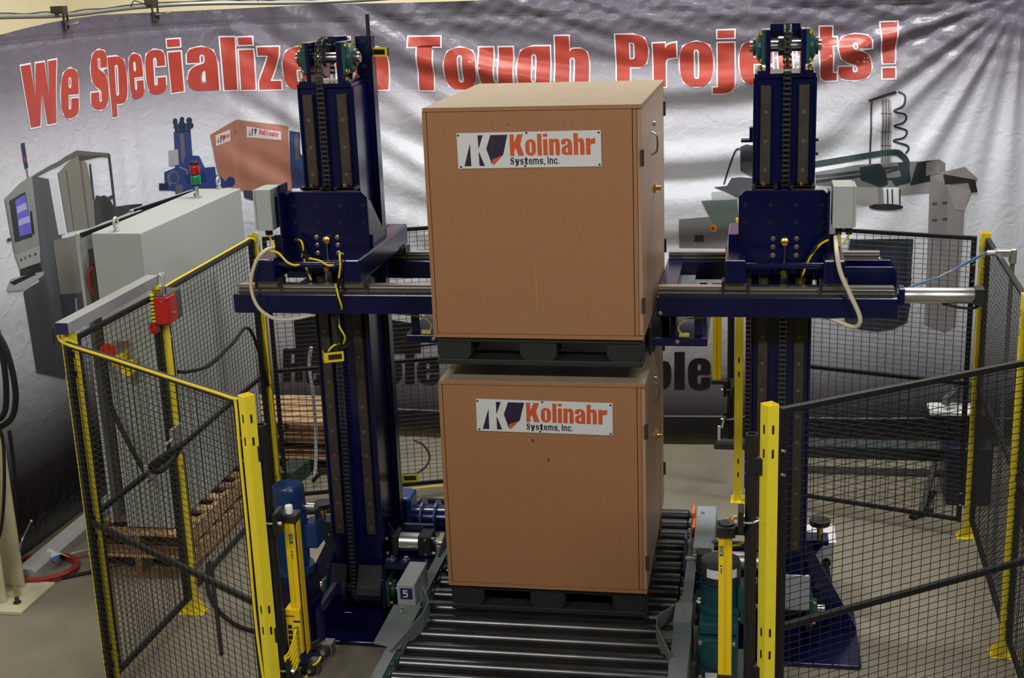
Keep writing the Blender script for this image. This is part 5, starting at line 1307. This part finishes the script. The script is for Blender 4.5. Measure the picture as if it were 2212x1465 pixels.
b = MB(); b.rod((-2.20, .65, p.z + .01), (-2.20, .65, p.z + .05), .018, 12); b.build('cable_gland', ZINC, rs)
b = MB(); b.tube([(-2.20, .65, p.z + .05), (-2.20, .66, p.z + .12), (-2.23, .72, 2.06), (-2.26, .74, 2.08)], .010, 8); b.build('white_cable', GCAB, rs, smooth=True)
b = MB(); b.rod((-2.154, .66, q.z + .05), (-2.150, .66, q.z + .05), .006, 8); b.rod((-2.19, .584, p.z - .02), (-2.19, .58, p.z - .02), .006, 8); b.build('screw', ZINC, rs)
# yellow cables on the fence tops
def ycable(pts, label, r=.0065, m=YCAB):
    return cable('yellow_cable' if m is YCAB else 'grey_cable', pts, r, m, label, 'cable', 'cables tied along the fence' if m is YCAB else None)
ycable([(-2.25, .80, 1.97), (-2.277, .86, 1.985), (-2.285, 1.5, 1.985), (-2.29, 2.1, 1.985), (-2.285, 2.20, 1.985), (-2.262, 2.24, 1.95), (-2.262, 2.245, 1.80), (-2.265, 2.24, 1.4), (-2.258, 2.26, 1.05), (-2.265, 2.24, .8), (-2.262, 2.24, .3)], 'yellow cable along the left side fence top, dropping down the far left post')
dv = Vector((FRL[0] - FL[0], FRL[1] - FL[1], 0)).normalized(); nv = Vector((dv.y, -dv.x, 0))
P0 = Vector((*FL, 0)); Ld = (Vector((*FRL, 0)) - P0).length
L_ = lambda t, z, o=0: P0 + dv * t + nv * (o + .036 * (1 - t / Ld)) + Vector((0, 0, z))
ycable([L_(.02, 2.01, .03), L_(.06, 1.972, .016), L_(.5, 1.973, .016), L_(1.0, 1.972, .016), L_(Ld - .09, 1.972, .016), L_(Ld - .05, 1.96, .022), L_(Ld - .052, 1.75, .022), L_(Ld - .045, 1.4, .026), L_(Ld - .055, 1.0, .022), L_(Ld - .045, .8, .024), L_(Ld - .03, .62, .024), L_(Ld - .03, .50, .03)], 'yellow cable along the diagonal left panel top, dropping down the front post')
ycable([at(545, 505, Y=2.26) + Vector((0, 0, .0)), at(556, 508, Y=2.24), at(548, 560, Y=2.24)], 'thin grey cable looping over the top of the far left post', .006, GCAB)
ycable([at(672, 750, Y=2.85), at(668, 790, Y=2.85), at(676, 850, Y=2.85), at(682, 930, Y=2.85), at(682, 1000, Y=2.80), at(678, 1040, Y=2.75)], 'grey flexible conduit hanging behind the left mast', .014, GCAB)
cable('black_cable', [(-2.262, 2.24, .95), at(540, 712, X=-2.255), at(500, 745, X=-2.255), at(450, 790, X=-2.255), at(405, 803, X=-2.26), at(385, 803, X=-2.262)], .011, RUB, 'black cable drooping across the left side panel in front of the grey cabinet')
cable('black_cable', [(-1.9, .25, .012), at(455, 1220, Z=.012), at(447, 1260, Z=.012), at(465, 1310, Z=.012), at(510, 1350, Z=.012), at(555, 1365, Z=.012)], .012, RUB, 'black cable curving on the floor behind the diagonal left panel')
cable('black_cable', [at(558, 1330, Z=.6), at(553, 1360, Z=.5), at(556, 1400, Z=.35), at(563, 1465, Z=.1)], .010, RUB, 'black cable hanging at the foot of the front left post')
# limit switch at the right
ls = thing('limit_switch', 'silver limit switch on the right fence top with pale blue air tubes', 'switch', (2.40, 1.7, 1.98))
p = at(2150, 546, Y=1.75); q = at(2186, 546, Y=1.75)
b = MB(); b.box(p.x, q.x, 1.72, 1.78, p.z - .020, p.z + .022); b.build('body', ALU, ls, bevel=.006)
b = MB(); b.box(q.x - .012, q.x + .022, 1.715, 1.785, p.z - .06, p.z + .028); b.build('head', ZINC, ls, bevel=.006)
b = MB(); b.rod((p.x, 1.75, p.z), (p.x - .045, 1.75, p.z - .003), .017, 10); b.build('connector', ZINC, ls, smooth=True)
b = MB(); b.rod((q.x + .006, 1.75, p.z - .06), (q.x + .006, 1.75, 0), .014, 10); b.build('conduit', mat('grey galvanised pipe', (.28, .28, .27), .45, .6), ls, smooth=True)
for k in range(3):
    b = MB(); b.tube([(p.x - .045, 1.75, p.z - .003 + .004 * k), at(2085, 572 - 2 * k, Y=1.55), at(2040, 592 + k, Y=1.2), at(2010, 608 - 2 * k, Y=.9), at(1975, 618 - k, Y=.6), (1.72, .47, 2.065)], .0042, 6); b.build('air_tube', BCAB if k else GCAB, ls, smooth=True)

# ------------------------------------------------------------------ light curtains on black poles
def vtext(parent, s, origin, right, up, h, m, name='lettering', s_=.2, c_=.2, gap=.16):
    """letters written along `right` with their tops towards `up`"""
    right = Vector(right); up = Vector(up); o = Vector(origin); x = 0; b = MB()
    for ch in s:
        if ch == ' ': x += .5 * h; continue
        cs, wd, top = glyph(ch, s_, c_)
        for outer, holes in cs:
            flat, tris = tri_fill([outer] + holes)
            b.faces([o + right * (x + v.x * h) + up * (v.y * h) for v in flat], [tuple(t) for t in tris])
        x += (wd + gap) * h
    return b.build(name, m, parent)
def pole(xt, yt, xb, yb, Y, label, z0=0.0, post_xy=None, r_=.024):
    t = at(xt, yt, Y=Y)
    r = thing('black_pole', label, 'pole', (t.x, Y, 0), group='black light curtain poles')
    b = MB(); b.lathe([(r_ - .006, t.z - .08), (r_ - .006, t.z), (r_, t.z), (r_, z0)], (t.x, Y, 0), 'z', 20)
    b.build('tube', BLK, r, smooth=True)
    return r, t
# left
rl, tl = pole(563, 917, 600, 1400, -1.075, 'black tubular pole beside the front left yellow post')
for z in (1.74, .90):
    b = MB(); b.sbar((FRL[0] + .02, FRL[1] + .0, z), (tl.x - .0, -1.075, z), .034, .07); b.build('standoff', BLK, rl, bevel=.004)
b = MB(); b.box(tl.x - .07, tl.x + .07, -1.14, -1.01, 0, .01); b.build('foot', BLK, rl)
def ubolt(parent, x, y, z, sg):
    b = MB(); b.tube([(x + sg * .05, y - .03, z), (x - sg * .0, y - .033, z), (x - sg * .034, y, z), (x, y + .033, z), (x + sg * .05, y + .03, z)], .005, 8); b.rod((x + sg * .05, y - .03, z), (x + sg * .066, y - .03, z), .009, 6); b.build('u_bolt', ZINC, parent, smooth=True)
    b = MB(); b.box(x + sg * .028, x + sg * .05, y - .045, y + .045, z - .05, z + .05); b.build('clamp_block', BLK, parent, bevel=.004)
ubolt(rl, tl.x, -1.075, 1.42, 1); ubolt(rl, tl.x, -1.075, .72, 1)
Yc = -1.02
a = at(619, 1128, Y=Yc); c = at(652, 1412, Y=Yc); xw = .053
lc = thing('light_curtain', 'yellow light curtain bar with white button and yellow cables, front left', 'light curtain', (a.x, Yc, c.z), group='yellow light curtain bars')
z1 = a.z; z0 = at(650, 1412, Y=Yc).z; xa = at(612, 1128, Y=Yc).x; zbx = at(640, 1312, Y=Yc).z
b = MB(); b.box(xa, xa + .046, Yc, Yc + .05, zbx, z1); b.build('housing', YEL2, lc, bevel=.003)
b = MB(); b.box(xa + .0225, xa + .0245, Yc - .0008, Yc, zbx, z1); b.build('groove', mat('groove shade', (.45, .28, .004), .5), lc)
b = MB(); b.box(xa + .046, xa + .056, Yc + .004, Yc + .046, z0, z1 - .01); b.build('lens_strip', mat('dark red lens', (.07, .025, .015), .12), lc)
b = MB(); b.box(xa + .056, xa + .058, Yc + .0, Yc + .05, z0, z1); b.build('lens_rim', YEL2, lc)
b = MB(); b.box(xa - .012, xa + .064, Yc - .012, Yc + .062, z1, z1 + .035); b.build('end_cap', BLKP, lc, bevel=.006)
b = MB(); b.lathe([(.018, z1 + .035), (.018, z1 + .065), (.015, z1 + .070)], (xa + .022, Yc + .02, 0), 'z', 20); b.build('white_button', WHITE, lc, smooth=True)
b = MB(); b.box(tl.x + .03, xa + .0, -1.06, -1.0, z1 - .01, z1 + .03); b.build('mount_arm', BLK, lc, bevel=.003); b = MB(); b.box(tl.x + .03, xa + .02, -1.06, -1.0, z0 - .04, z0); b.build('mount_arm', BLK, lc, bevel=.003)
b = MB(); b.box(xa - .022, xa + .046, Yc - .022, Yc + .05, z0 + .01, zbx); bx = b.build('connection_box', YEL2, lc, bevel=.006)
b = MB(); b.box(xa - .018, xa + .02, Yc - .0235, Yc - .022, zbx - .035, zbx - .031); b.box(xa + .015, xa + .046, Yc - .0235, Yc - .022, zbx - .062, zbx - .054); b.build('cover_slot', BLK, bx)
for k in range(7):
    zz = zbx - .085 - .026 * k
    b = MB(); b.box(xa - .012, xa + .006, Yc - .0235, Yc - .021, zz - .009, zz + .009); b.build('status_window', BLK, bx)
    b = MB(); b.lathe([(.009, Yc - .022), (.009, Yc - .038), (.006, Yc - .040)], (xa + .030, 0, zz), 'y', 12); b.build('connector', STEEL, bx, smooth=True)
b = MB()
for k in range(6):
    zz = zbx - .085 - .028 * k
    b.tube([(xa + .030, Yc - .04, zz), (xa + .026, Yc - .06, zz - .03), (xa + .0, Yc - .075, zz - .10 + .008 * k), (xa - .045, Yc - .06, z0 + .02 + .012 * k - .01), (xa - .075, Yc - .05, z0 + .035), (xa - .07, Yc - .04, z0 - .02), (xa - .05, Yc - .04, z0 - .12)], .0052, 6)
b.build('yellow_cables', YCAB, bx, smooth=True)
vtext(lc, 'SICK', (xa + .020, Yc - .0012, z1 - .055), (0, 0, -1), (1, 0, 0), .017, SICKB, 'lettering', .2, .22, .2)
vtext(lc, 'M 4000', (xa + .024, Yc - .0012, z1 - .135), (0, 0, -1), (1, 0, 0), .008, SICKB, 'small_lettering', .16, .3, .2)
# muting sensor heads below it
ms = thing('muting_sensor', 'pair of small round black sensors on an arm below the left light curtain', 'sensor', (xa + .1, -1.0, .55))
for px, py in ((700, 1405), (670, 1445)):
    c = at(px, py, Y=-.98)
    b = MB(); b.lathe([(.026, -.95), (.036, -.955), (.036, -.985), (.033, -.992), (.028, -.985), (.026, -.990), (.016, -.992)], (c.x, 0, c.z), 'y', 24); b.build('sensor_head', BLKP, ms, smooth=True)
    b = MB(); b.lathe([(.013, -.990), (.013, -1.004), (.004, -1.008)], (c.x, 0, c.z), 'y', 12); b.build('hub', STEEL, ms, smooth=True)
    b = MB(); b.box(c.x - .005, c.x + .04, -.99, -.93, c.z + .02, c.z + .035); b.box(c.x + .03, c.x + .04, -.99, -.93, c.z - .03, c.z + .02); b.build('bracket', mat('grey bracket', (.10, .10, .105), .4, .5), ms, bevel=.002)
    b = MB(); b.tube([(c.x - .01, -1.0, c.z - .02), (c.x - .02, -1.01, c.z - .04), (c.x - .045, -1.01, c.z - .06)], .005, 6); b.build('yellow_lead', YCAB, ms, smooth=True)
c0, c1 = at(690, 1395, Y=-.96), at(640, 1430, Y=-.96)
b = MB(); b.sbar((c1.x - .05, -.96, c1.z + .01), (c0.x, -.95, c0.z + .01), .03, .03); b.sbar((c1.x - .05, -.96, c1.z - .05), at(665, 1450, Y=-.95), .03, .03); b.box(tl.x, c1.x - .04, -1.02, -.94, c1.z - .07, c1.z + .03); b.build('arm', BLK, ms, bevel=.003)
b = MB(); b.box(c1.x + .0, c1.x + .03, -1.0, -.97, .42, c1.z - .02); b.build('grey_post', mat('grey bracket', (.10, .10, .105), .4, .5), ms)
# right
rr_, tr = pole(1624, 937, 1612, 1440, -1.075, 'black tubular pole beside the front right yellow post')
for z in (1.74, .83):
    b = MB(); b.sbar((FRR[0] - .02, FRR[1], z), (tr.x, -1.075, z), .034, .07); b.build('standoff', BLK, rr_, bevel=.004)
b = MB(); b.box(tr.x - .07, tr.x + .07, -1.14, -1.01, 0, .01); b.build('foot', BLK, rr_)
ubolt(rr_, tr.x, -1.075, at(1620, 1128, Y=-1.1).z, -1)
b = MB(); p = at(1605, 1120, Y=-1.05); b.rod((p.x - .04, -1.05, p.z), (tr.x, -1.05, p.z), .012, 8); b.rod((p.x - .045, -1.06, p.z), (p.x - .045, -1.09, p.z), .01, 6); b.build('clamp_screw', BRASS, rr_)
xa, z1 = at(1552, 1160, Y=Yc).x, at(1552, 1160, Y=Yc).z; xb = at(1582, 1160, Y=Yc).x; z0 = at(1562, 1459, Y=Yc).z
lc = thing('light_curtain', 'plain yellow light curtain bar with black ends, front right', 'light curtain', (xa, Yc, z0), group='yellow light curtain bars')
xm = (xa + xb) / 2
b = MB(); b.box(xa, xb, Yc, Yc + .05, z0, z1); b.build('housing', YEL2, lc, bevel=.003)
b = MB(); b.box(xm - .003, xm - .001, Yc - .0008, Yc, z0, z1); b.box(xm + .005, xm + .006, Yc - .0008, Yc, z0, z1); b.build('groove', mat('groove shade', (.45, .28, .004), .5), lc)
b = MB(); b.box(xa - .010, xb + .012, Yc - .012, Yc + .07, z1, z1 + .045); b.lathe([(.034, z1 + .045), (.034, z1 + .052), (.028, z1 + .054)], (xm + .004, Yc + .03, 0), 'z', 20); b.build('end_cap', BLKP, lc, bevel=.005); b = MB(); b.box(xa - .004, xb + .006, Yc - .006, Yc + .055, z0 - .03, z0); b.build('end_cap', BLKP, lc, bevel=.005)
b = MB(); b.box(xb, tr.x - .02, -1.0, -.95, z1 + .0, z1 + .04); b.build('mount_arm', BLK, lc, bevel=.003)
b = MB(); p, q = at(1583, 1179, Y=-.98), at(1606, 1172, Y=-.98); b.tube([p, (p + q) / 2 + Vector((0, 0, -.004)), q], .005, 6); b.build('yellow_cable', YCAB, lc, smooth=True)
vtext(lc, 'SICK', (xa + .004, Yc - .0012, z1 - .040), (0, 0, -1), (1, 0, 0), .017, SICKB, 'lettering', .2, .22, .2)
vtext(lc, 'M 4000', (xa + .008, Yc - .0012, z1 - .125), (0, 0, -1), (1, 0, 0), .008, SICKB, 'small_lettering', .16, .3, .2)
# back
Yb = 3.05
rb, tb = pole(1580, 600, 1578, 950, Yb, 'black pole fixed to the rear post, hanging clear of the floor', z0=.36)
p, q = at(1543, 971, Z=0), at(1593, 973, Z=0); sb = thing('steel_block', 'dark steel block on the floor against the banner hem, behind the rear pole', 'block', (p.x, p.y, 0))
b = MB(); b.box(p.x, q.x + .1, p.y, p.y + .14, 0, at(1560, 958, Y=p.y).z); b.build('block', mat('dark steel foot', (.02, .022, .024), .4), sb, bevel=.006); b = MB(); b.box(p.x + .02, q.x + .08, p.y + .02, p.y + .12, at(1560, 958, Y=p.y).z, at(1560, 958, Y=p.y).z + .006); b.build('top_plate', mat('worn flange', (.10, .12, .12), .35, .4), sb)
b = MB(); b.sbar((tb.x, Yb, .78), (RB[0] - .03, RB[1] + .02, .78), .03, .08); b.sbar((tb.x, Yb, 1.6), (RB[0] - .03, RB[1] + .02, 1.6), .03, .08); b.build('standoff', BLK, rb)
for py in (839, 903): ubolt(rb, tb.x, Yb, at(1578, py, Y=Yb).z, -1)
b = MB()
p = at(1566, 897, Y=Yb - .03); q = at(1553, 950, Y=Yb - .03)
b.sbar(p, (p + q) / 2 + Vector((-.0, 0, 0)), .012, .03); b.sbar((p + q) / 2 + Vector((-.02, 0, .01)), q, .02, .02); b.build('reflector_strip', WHITE, rb)
xa, z0 = at(1539, 822, Y=Yb - .03).x, at(1549, 822, Y=Yb - .03).z; xb = at(1558, 822, Y=Yb - .03).x
lc = thing('light_curtain', 'yellow light curtain bar hanging beside the rear black pole', 'light curtain', (xa, Yb - .03, z0), group='yellow light curtain bars')
b = MB(); b.box(xa, xb, Yb - .03, Yb + .02, z0, 1.46); b.build('housing', YEL2, lc, bevel=.003)
xm = (xa + xb) / 2
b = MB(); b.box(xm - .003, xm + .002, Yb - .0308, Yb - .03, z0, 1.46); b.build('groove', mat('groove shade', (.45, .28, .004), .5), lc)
b = MB(); b.box(xa - .008, xb + .05, Yb - .04, Yb + .03, z0 - .028, z0); b.box(xb + .04, xb + .075, Yb - .03, Yb + .03, z0 - .10, z0 - .02); b.build('end_cap', BLKP, lc, bevel=.004); b = MB(); b.box(xa - .008, xb + .05, Yb - .04, Yb + .03, 1.46, 1.49); b.build('end_cap', BLKP, lc, bevel=.004)
print('fence ok')
# ------------------------------------------------------------------ control cabinet with stack light
x0, x1, y0, y1, z0, z1 = -2.918, -2.600, 1.264, 2.905, .30, 2.208
cb = thing('control_cabinet', 'large light grey control cabinet with lifting eyes behind the left fence', 'cabinet', (-2.76, 2.08, .30))
b = MB(); b.box(x0, x1, y0, y1, z0, z1); b.build('body', CABG, cb, bevel=.006)
b = MB(); b.box(x0 - .012, x0, y0 + .03, y1 - .03, z0 + .03, z1 - .03); b.build('dark_opening', BLK, cb)  # black slab stands for the shaded inside of the open cabinet
for (ya, xa_, yb, xb_, nm) in ((y0 + .004, -3.005, 2.07, -2.962, 'door'), (2.08, -3.04, y1 - .01, -2.945, 'door')):
    d = Vector((xb_ - xa_, yb - ya, 0)); n_ = Vector((-d.y, d.x, 0)).normalized() * .022
    b = MB(); V = []
    for z in (z0 + .02, z1 - .004):
        V += [(xa_, ya, z), (xb_, yb, z), (xb_ + n_.x, yb + n_.y, z), (xa_ + n_.x, ya + n_.y, z)]
    b.faces(V, [(3, 2, 1, 0), (4, 5, 6, 7), (0, 1, 5, 4), (1, 2, 6, 5), (2, 3, 7, 6), (3, 0, 4, 7)]); dd = b.build(nm, CABG, cb, bevel=.003)
    b = MB(); b.sbar((xa_ + .012, ya + .02, z1 - .012), (xb_ + .012, yb - .02, z1 - .012), .02, .02); b.build('door_gasket', BLK, dd)
b = MB(); b.box(x0 - .05, x0 - .012, y0 + .02, y0 + .06, .5, 2.0); b.box(x0 - .06, x0 - .02, y0 + .05, y0 + .08, 1.9, 2.1); b.build('inside_gear', DSTEEL, cb)
b = MB(); b.tube([(x0 - .03, y0 + .02, 2.0), (x0 - .06, y0 + .01, 1.92), (x0 - .04, y0 + .03, 1.8)], .006, 6); b.build('red_wire', RED, cb, smooth=True)
for px, py in ((252, 500), (473, 408)):
    c = at(px, py, Z=z1)
    b = MB(); b.lathe([(.020, z1), (.020, z1 + .012), (.012, z1 + .016), (.012, z1 + .03)], (c.x, c.y, 0), 'z', 14)
    ring = [(c.x, c.y + .026 * math.cos(t * math.pi / 10), z1 + .054 + .030 * math.sin(t * math.pi / 10)) for t in range(21)]
    b.tube(ring, .0085, 8, smooth=False); b.build('lifting_eye', mat('pale zinc', (.5, .52, .5), .4, .4), cb, smooth=True)
c = at(427, 428, Z=z1)
b = MB(); b.box(c.x - .022, c.x + .022, c.y - .03, c.y + .03, z1, z1 + .01); b.rod((c.x, c.y, z1 + .01), (c.x, c.y, z1 + .085), .013, 12); sl = b.build('stack_light_stem', ZINC, cb, smooth=True)
def seg(nm, r, a, d, m): 
    b = MB(); b.lathe([(r * .92, a), (r, a + .004), (r, d - .004), (r * .92, d)], (c.x, c.y, 0), 'z', 24); b.build(nm, m, sl, smooth=True)
seg('stack_base', .030, z1 + .085, z1 + .098, BLKP); seg('green_lens', .034, z1 + .098, z1 + .160, GRNT); seg('divider', .030, z1 + .160, z1 + .168, BLKP); seg('red_lens', .034, z1 + .168, z1 + .228, REDT); seg('stack_cap', .034, z1 + .228, z1 + .252, BLKP)
b = MB(); b.tube([(c.x - .02, c.y + .03, z1 + .005), (c.x - .05, c.y + .06, z1 + .02), (c.x - .06, c.y + .1, z1)], .004, 6); b.build('lamp_wire', RUB, cb, smooth=True)
hk = [at(420, 513, X=-2.585), at(440, 548, X=-2.57)]
ed = thing('disconnect_box', 'yellow rotary disconnect with grey plate behind the left gate mesh', 'switch', (-2.55, .6, 1.2))
p = at(250, 765, X=-2.60)
# a low cable tray and yellow pieces seen through the gate
b = MB(); q0, q1 = at(243, 772, Y=1.15), at(262, 792, Y=1.15); b.box(q0.x, q1.x, 1.13, 1.25, q1.z, q0.z); q0, q1 = at(262, 786, Y=1.15), at(284, 812, Y=1.15); b.box(q0.x, q1.x, 1.13, 1.25, q1.z, q0.z); b.build('yellow_body', YEL, ed, bevel=.004)
q0, q1 = at(236, 742, Y=1.2), at(275, 775, Y=1.2)
b = MB(); b.box(q0.x, q1.x, 1.25, 1.262, q1.z - .1, q0.z); b.build('plate', ZINC, ed)
b = MB(); b.lathe([(.05, 1.12), (.05, 1.14), (.03, 1.15)], ((q0.x + q1.x) / 2 - .03, 0, q0.z - .03), 'y', 16); b.build('red_knob', RED, ed, smooth=True)
ck = [at(212, 760, Y=1.15), at(228, 800, Y=1.12), at(236, 850, Y=1.12), at(245, 890, Y=1.12), at(290, 980, Y=1.10), at(325, 1040, Y=1.1)]
cable('black_cable', ck, .016, RUB, 'thick black cable hanging behind the left gate beside the yellow disconnect')

# ------------------------------------------------------------------ wooden pallets
def wood_pallet(x0, x1, y0, y1, z, label, mt=WOOD, nb=7):
    r = thing('wooden_pallet', label, 'pallet', ((x0 + x1) / 2, (y0 + y1) / 2, z), 0, 'wooden pallets behind the left fence')
    for k in range(3):
        xa = x0 + (x1 - x0 - .04) * k / 2
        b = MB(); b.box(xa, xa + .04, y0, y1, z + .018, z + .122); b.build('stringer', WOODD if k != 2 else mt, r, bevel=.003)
    w_ = .09
    for k in range(nb):
        ya = y0 + (y1 - y0 - w_) * k / (nb - 1); j = rnd.uniform(-.006, .006)
        b = MB(); b.box(x0 - .01 + j, x1 + .01 + j, ya, ya + w_, z + .122, z + .142); b.build('deck_board', mt if rnd.random() < .7 else WOODD, r, bevel=.003)
    for k in range(3):
        ya = y0 + (y1 - y0 - w_) * k / 2
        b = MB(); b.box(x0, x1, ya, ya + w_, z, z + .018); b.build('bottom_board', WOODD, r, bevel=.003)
    return r
wood_pallet(-3.16, -2.50, 1.19, 2.92, 0, 'wooden pallet on the floor carrying the pallet under the grey cabinet', WOOD, 9)
wood_pallet(-3.14, -2.51, 1.20, 2.90, .147, 'wooden pallet directly beneath the grey cabinet', WOOD, 9)
wood_pallet(-3.05, -2.10, 2.99, 3.62, 0, 'wooden pallet at the bottom of the stack in the far left corner', WOOD, 5)
wood_pallet(-3.10, -2.05, 3.00, 3.60, .143, 'wooden pallet in the middle of the far left corner stack', WOODD, 5)
wood_pallet(-3.06, -2.02, 2.99, 3.62, .286, 'wooden pallet on top of the far left corner stack', WOOD, 5)
lp = thing('timber_offcut', 'green stained timber board lying on the floor right of the far left post', 'board', (-2.05, 2.75, 0))
b = MB(); p, q = at(610, 1040, Z=.05), at(665, 1000, Z=.05); b.sbar((p.x, p.y, .06), (q.x, q.y, .06), .16, .12); b.build('board', mat('green stained timber', (.05, .075, .06), .7, 0, .2, .3, 8), lp, bevel=.004)

# ------------------------------------------------------------------ things on the floor behind the masts
cable('floor_cable', [at(640, 1108, Z=.015), at(760, 1100, Z=.015), at(890, 1090, Z=.015), at(960, 1083, Z=.015), (.2, 2.15, .015)], .016, RUB, 'thick black cable crossing the floor behind the left mast, farther of two')
cable('floor_cable', [at(640, 1128, Z=.015), at(760, 1112, Z=.015), at(890, 1101, Z=.015), at(960, 1094, Z=.015), (.2, 2.03, .015)], .018, RUB, 'thick black cable crossing the floor behind the left mast, nearer of two')
cable('floor_cable', [at(676, 1040, Z=.2), at(690, 1025, Z=.25), at(705, 1020, Z=.25), at(730, 1020, Z=.2), at(760, 1030, Z=.1)], .014, RUB, 'black cable loop arching behind the left mast foot')
cable('floor_cable', [at(690, 1150, Z=.02), at(700, 1128, Z=.05), at(715, 1118, Z=.05), at(740, 1120, Z=.02)], .010, RUB, 'thin black cable on the floor left of the left mast foot')
cable('floor_cable', [at(686, 1100, Z=.015), at(700, 1122, Z=.06), at(712, 1150, Z=.06), at(724, 1165, Z=.02)], .010, RUB, 'thin black cable looping past the left mast motor conduit')
cable('loop_cable', [at(895, 952, Y=2.7), at(915, 962, Y=2.7), at(928, 985, Y=2.7), at(920, 1008, Y=2.65), at(897, 1025, Y=2.6)], .008, mat('brown cable', (.10, .07, .05), .5), 'thin brown cable loop in front of the back mesh, right of the left mast')
ycable([at(890, 1056, Y=2.45), at(950, 1050, Y=2.45), at(1000, 1048, Y=2.45)], 'yellow cable low behind the left mast, by the floor')

# ------------------------------------------------------------------ dark equipment outside the right rear fence
DK = mat('dark machine paint', (.012, .013, .016), .4, 0, .4, .3, 10)
bmz = thing('steel_channel', 'long dark steel channel lying low along the foot of the banner, right', 'beam', (1.9, 3.35, 0))
b = MB(); p, q = at(1700, 972, Y=3.30), at(2050, 985, Y=3.30); b.box(p.x, q.x + .05, 3.30, 3.42, .13, .225); b.build('web', mat('dark green steel', (.03, .038, .038), .35, .2), bmz, bevel=.004)
b = MB(); b.box(p.x, q.x + .05, 3.28, 3.44, .225, .234); b.build('top_flange', mat('worn flange', (.10, .12, .12), .35, .4), bmz)
for xx in (p.x + .05, q.x - .05):
    b = MB(); b.box(xx, xx + .06, 3.31, 3.41, 0, .13); b.build('foot', DK, bmz)
pr0 = thing('prop_stand', 'black diagonal prop leg behind the right rear mesh', 'stand', (2.1, 2.75, 0))
a, c = at(1990, 1118, Y=2.85), at(2022, 1000, Y=3.2)
b = MB(); a.z = max(a.z, .02); 
b.sbar(at(1988, 1112, Z=.02), at(2020, 1000, Z=.24), .035); b.build('leg', DK, pr0)
b = MB(); b.sbar(at(2000, 1090, Z=.03), at(2018, 1062, Z=.08), .03); b.sbar(at(1970, 1118, Z=.015), at(2010, 1100, Z=.015), .05, .02); b.build('foot', DK, pr0)
nb = thing('navy_cabinet', 'small navy cabinet with a white top tray behind the far right corner post', 'cabinet', (2.55, 2.95, 0))
p, q = at(2044, 1060, Y=2.80), at(2100, 1060, Y=2.80)
b = MB(); b.box(p.x, q.x + .12, 2.80, 3.2, .02, .42); b.build('body', mat('dark navy enamel', (.006, .008, .035), .35), nb, bevel=.01)
b = MB(); b.box(p.x + .02, q.x + .1, 2.82, 3.18, 0, .02); b.build('plinth', DK, nb); b = MB(); b.box(p.x - .12, q.x + .1, 2.95, 3.1, .42, .60); b.build('pedestal', DK, nb)
p, q = at(2010, 875, Y=2.95), at(2112, 888, Y=2.95)
b = MB(); b.box(p.x, q.x, 2.93, 3.15, .60, .625); b.build('white_tray', WHITE, nb, bevel=.004)
b = MB(); b.sbar(at(2040, 870, Y=2.98), at(2072, 838, Y=3.1), .045, .05); b.sbar(at(2060, 825, Y=3.1), at(2096, 830, Y=3.1), .06, .05); b.build('lever_arm', mat('grey bracket', (.10, .10, .105), .4, .5), nb)
mu = thing('machine_unit', 'dark machine with silver shelves outside the right fence at the frame edge', 'machine', (3.0, 2.4, 0))
b = MB(); b.box(2.75, 3.7, 2.1, 2.9, .0, .42); b.build('lower_body', DK, mu, bevel=.01); b = MB(); b.box(2.85, 3.7, 2.3, 2.9, .42, 1.05); b.build('body', DK, mu, bevel=.01)
b = MB(); b.box(2.78, 3.6, 1.95, 2.1, 0, .06); b.box(2.72, 3.6, 2.06, 2.14, .40, .43); b.build('silver_shelf', ZINC, mu)
b = MB(); b.box(2.70, 3.6, 2.02, 2.2, .62, .64); b.build('silver_shelf', ZINC, mu)
b = MB(); b.box(2.68, 3.5, 2.2, 2.5, 1.0, 1.02); b.build('white_tray', WHITE, mu)
b = MB(); b.lathe([(.10, 2.0), (.12, 2.02), (.12, 2.08), (.05, 2.09)], (2.95, 0, .22), 'y', 20); b.build('pulley', DSTEEL, mu, smooth=True)
b = MB(); b.box(2.74, 2.80, 2.02, 2.08, 0, 1.5); b.build('leg', DK, mu)
b = MB(); b.sbar((2.62, 1.9, 1.15), (3.0, 1.5, .25), .05); b.build('brace', mat('grey bracket', (.10, .10, .105), .4, .5), mu)
ycable([(2.25, 2.0, .01), (2.2, 1.9, .01)], 'short yellow cable end on the floor by the far right corner post') if False else None
print('bg ok', len(bpy.data.objects))
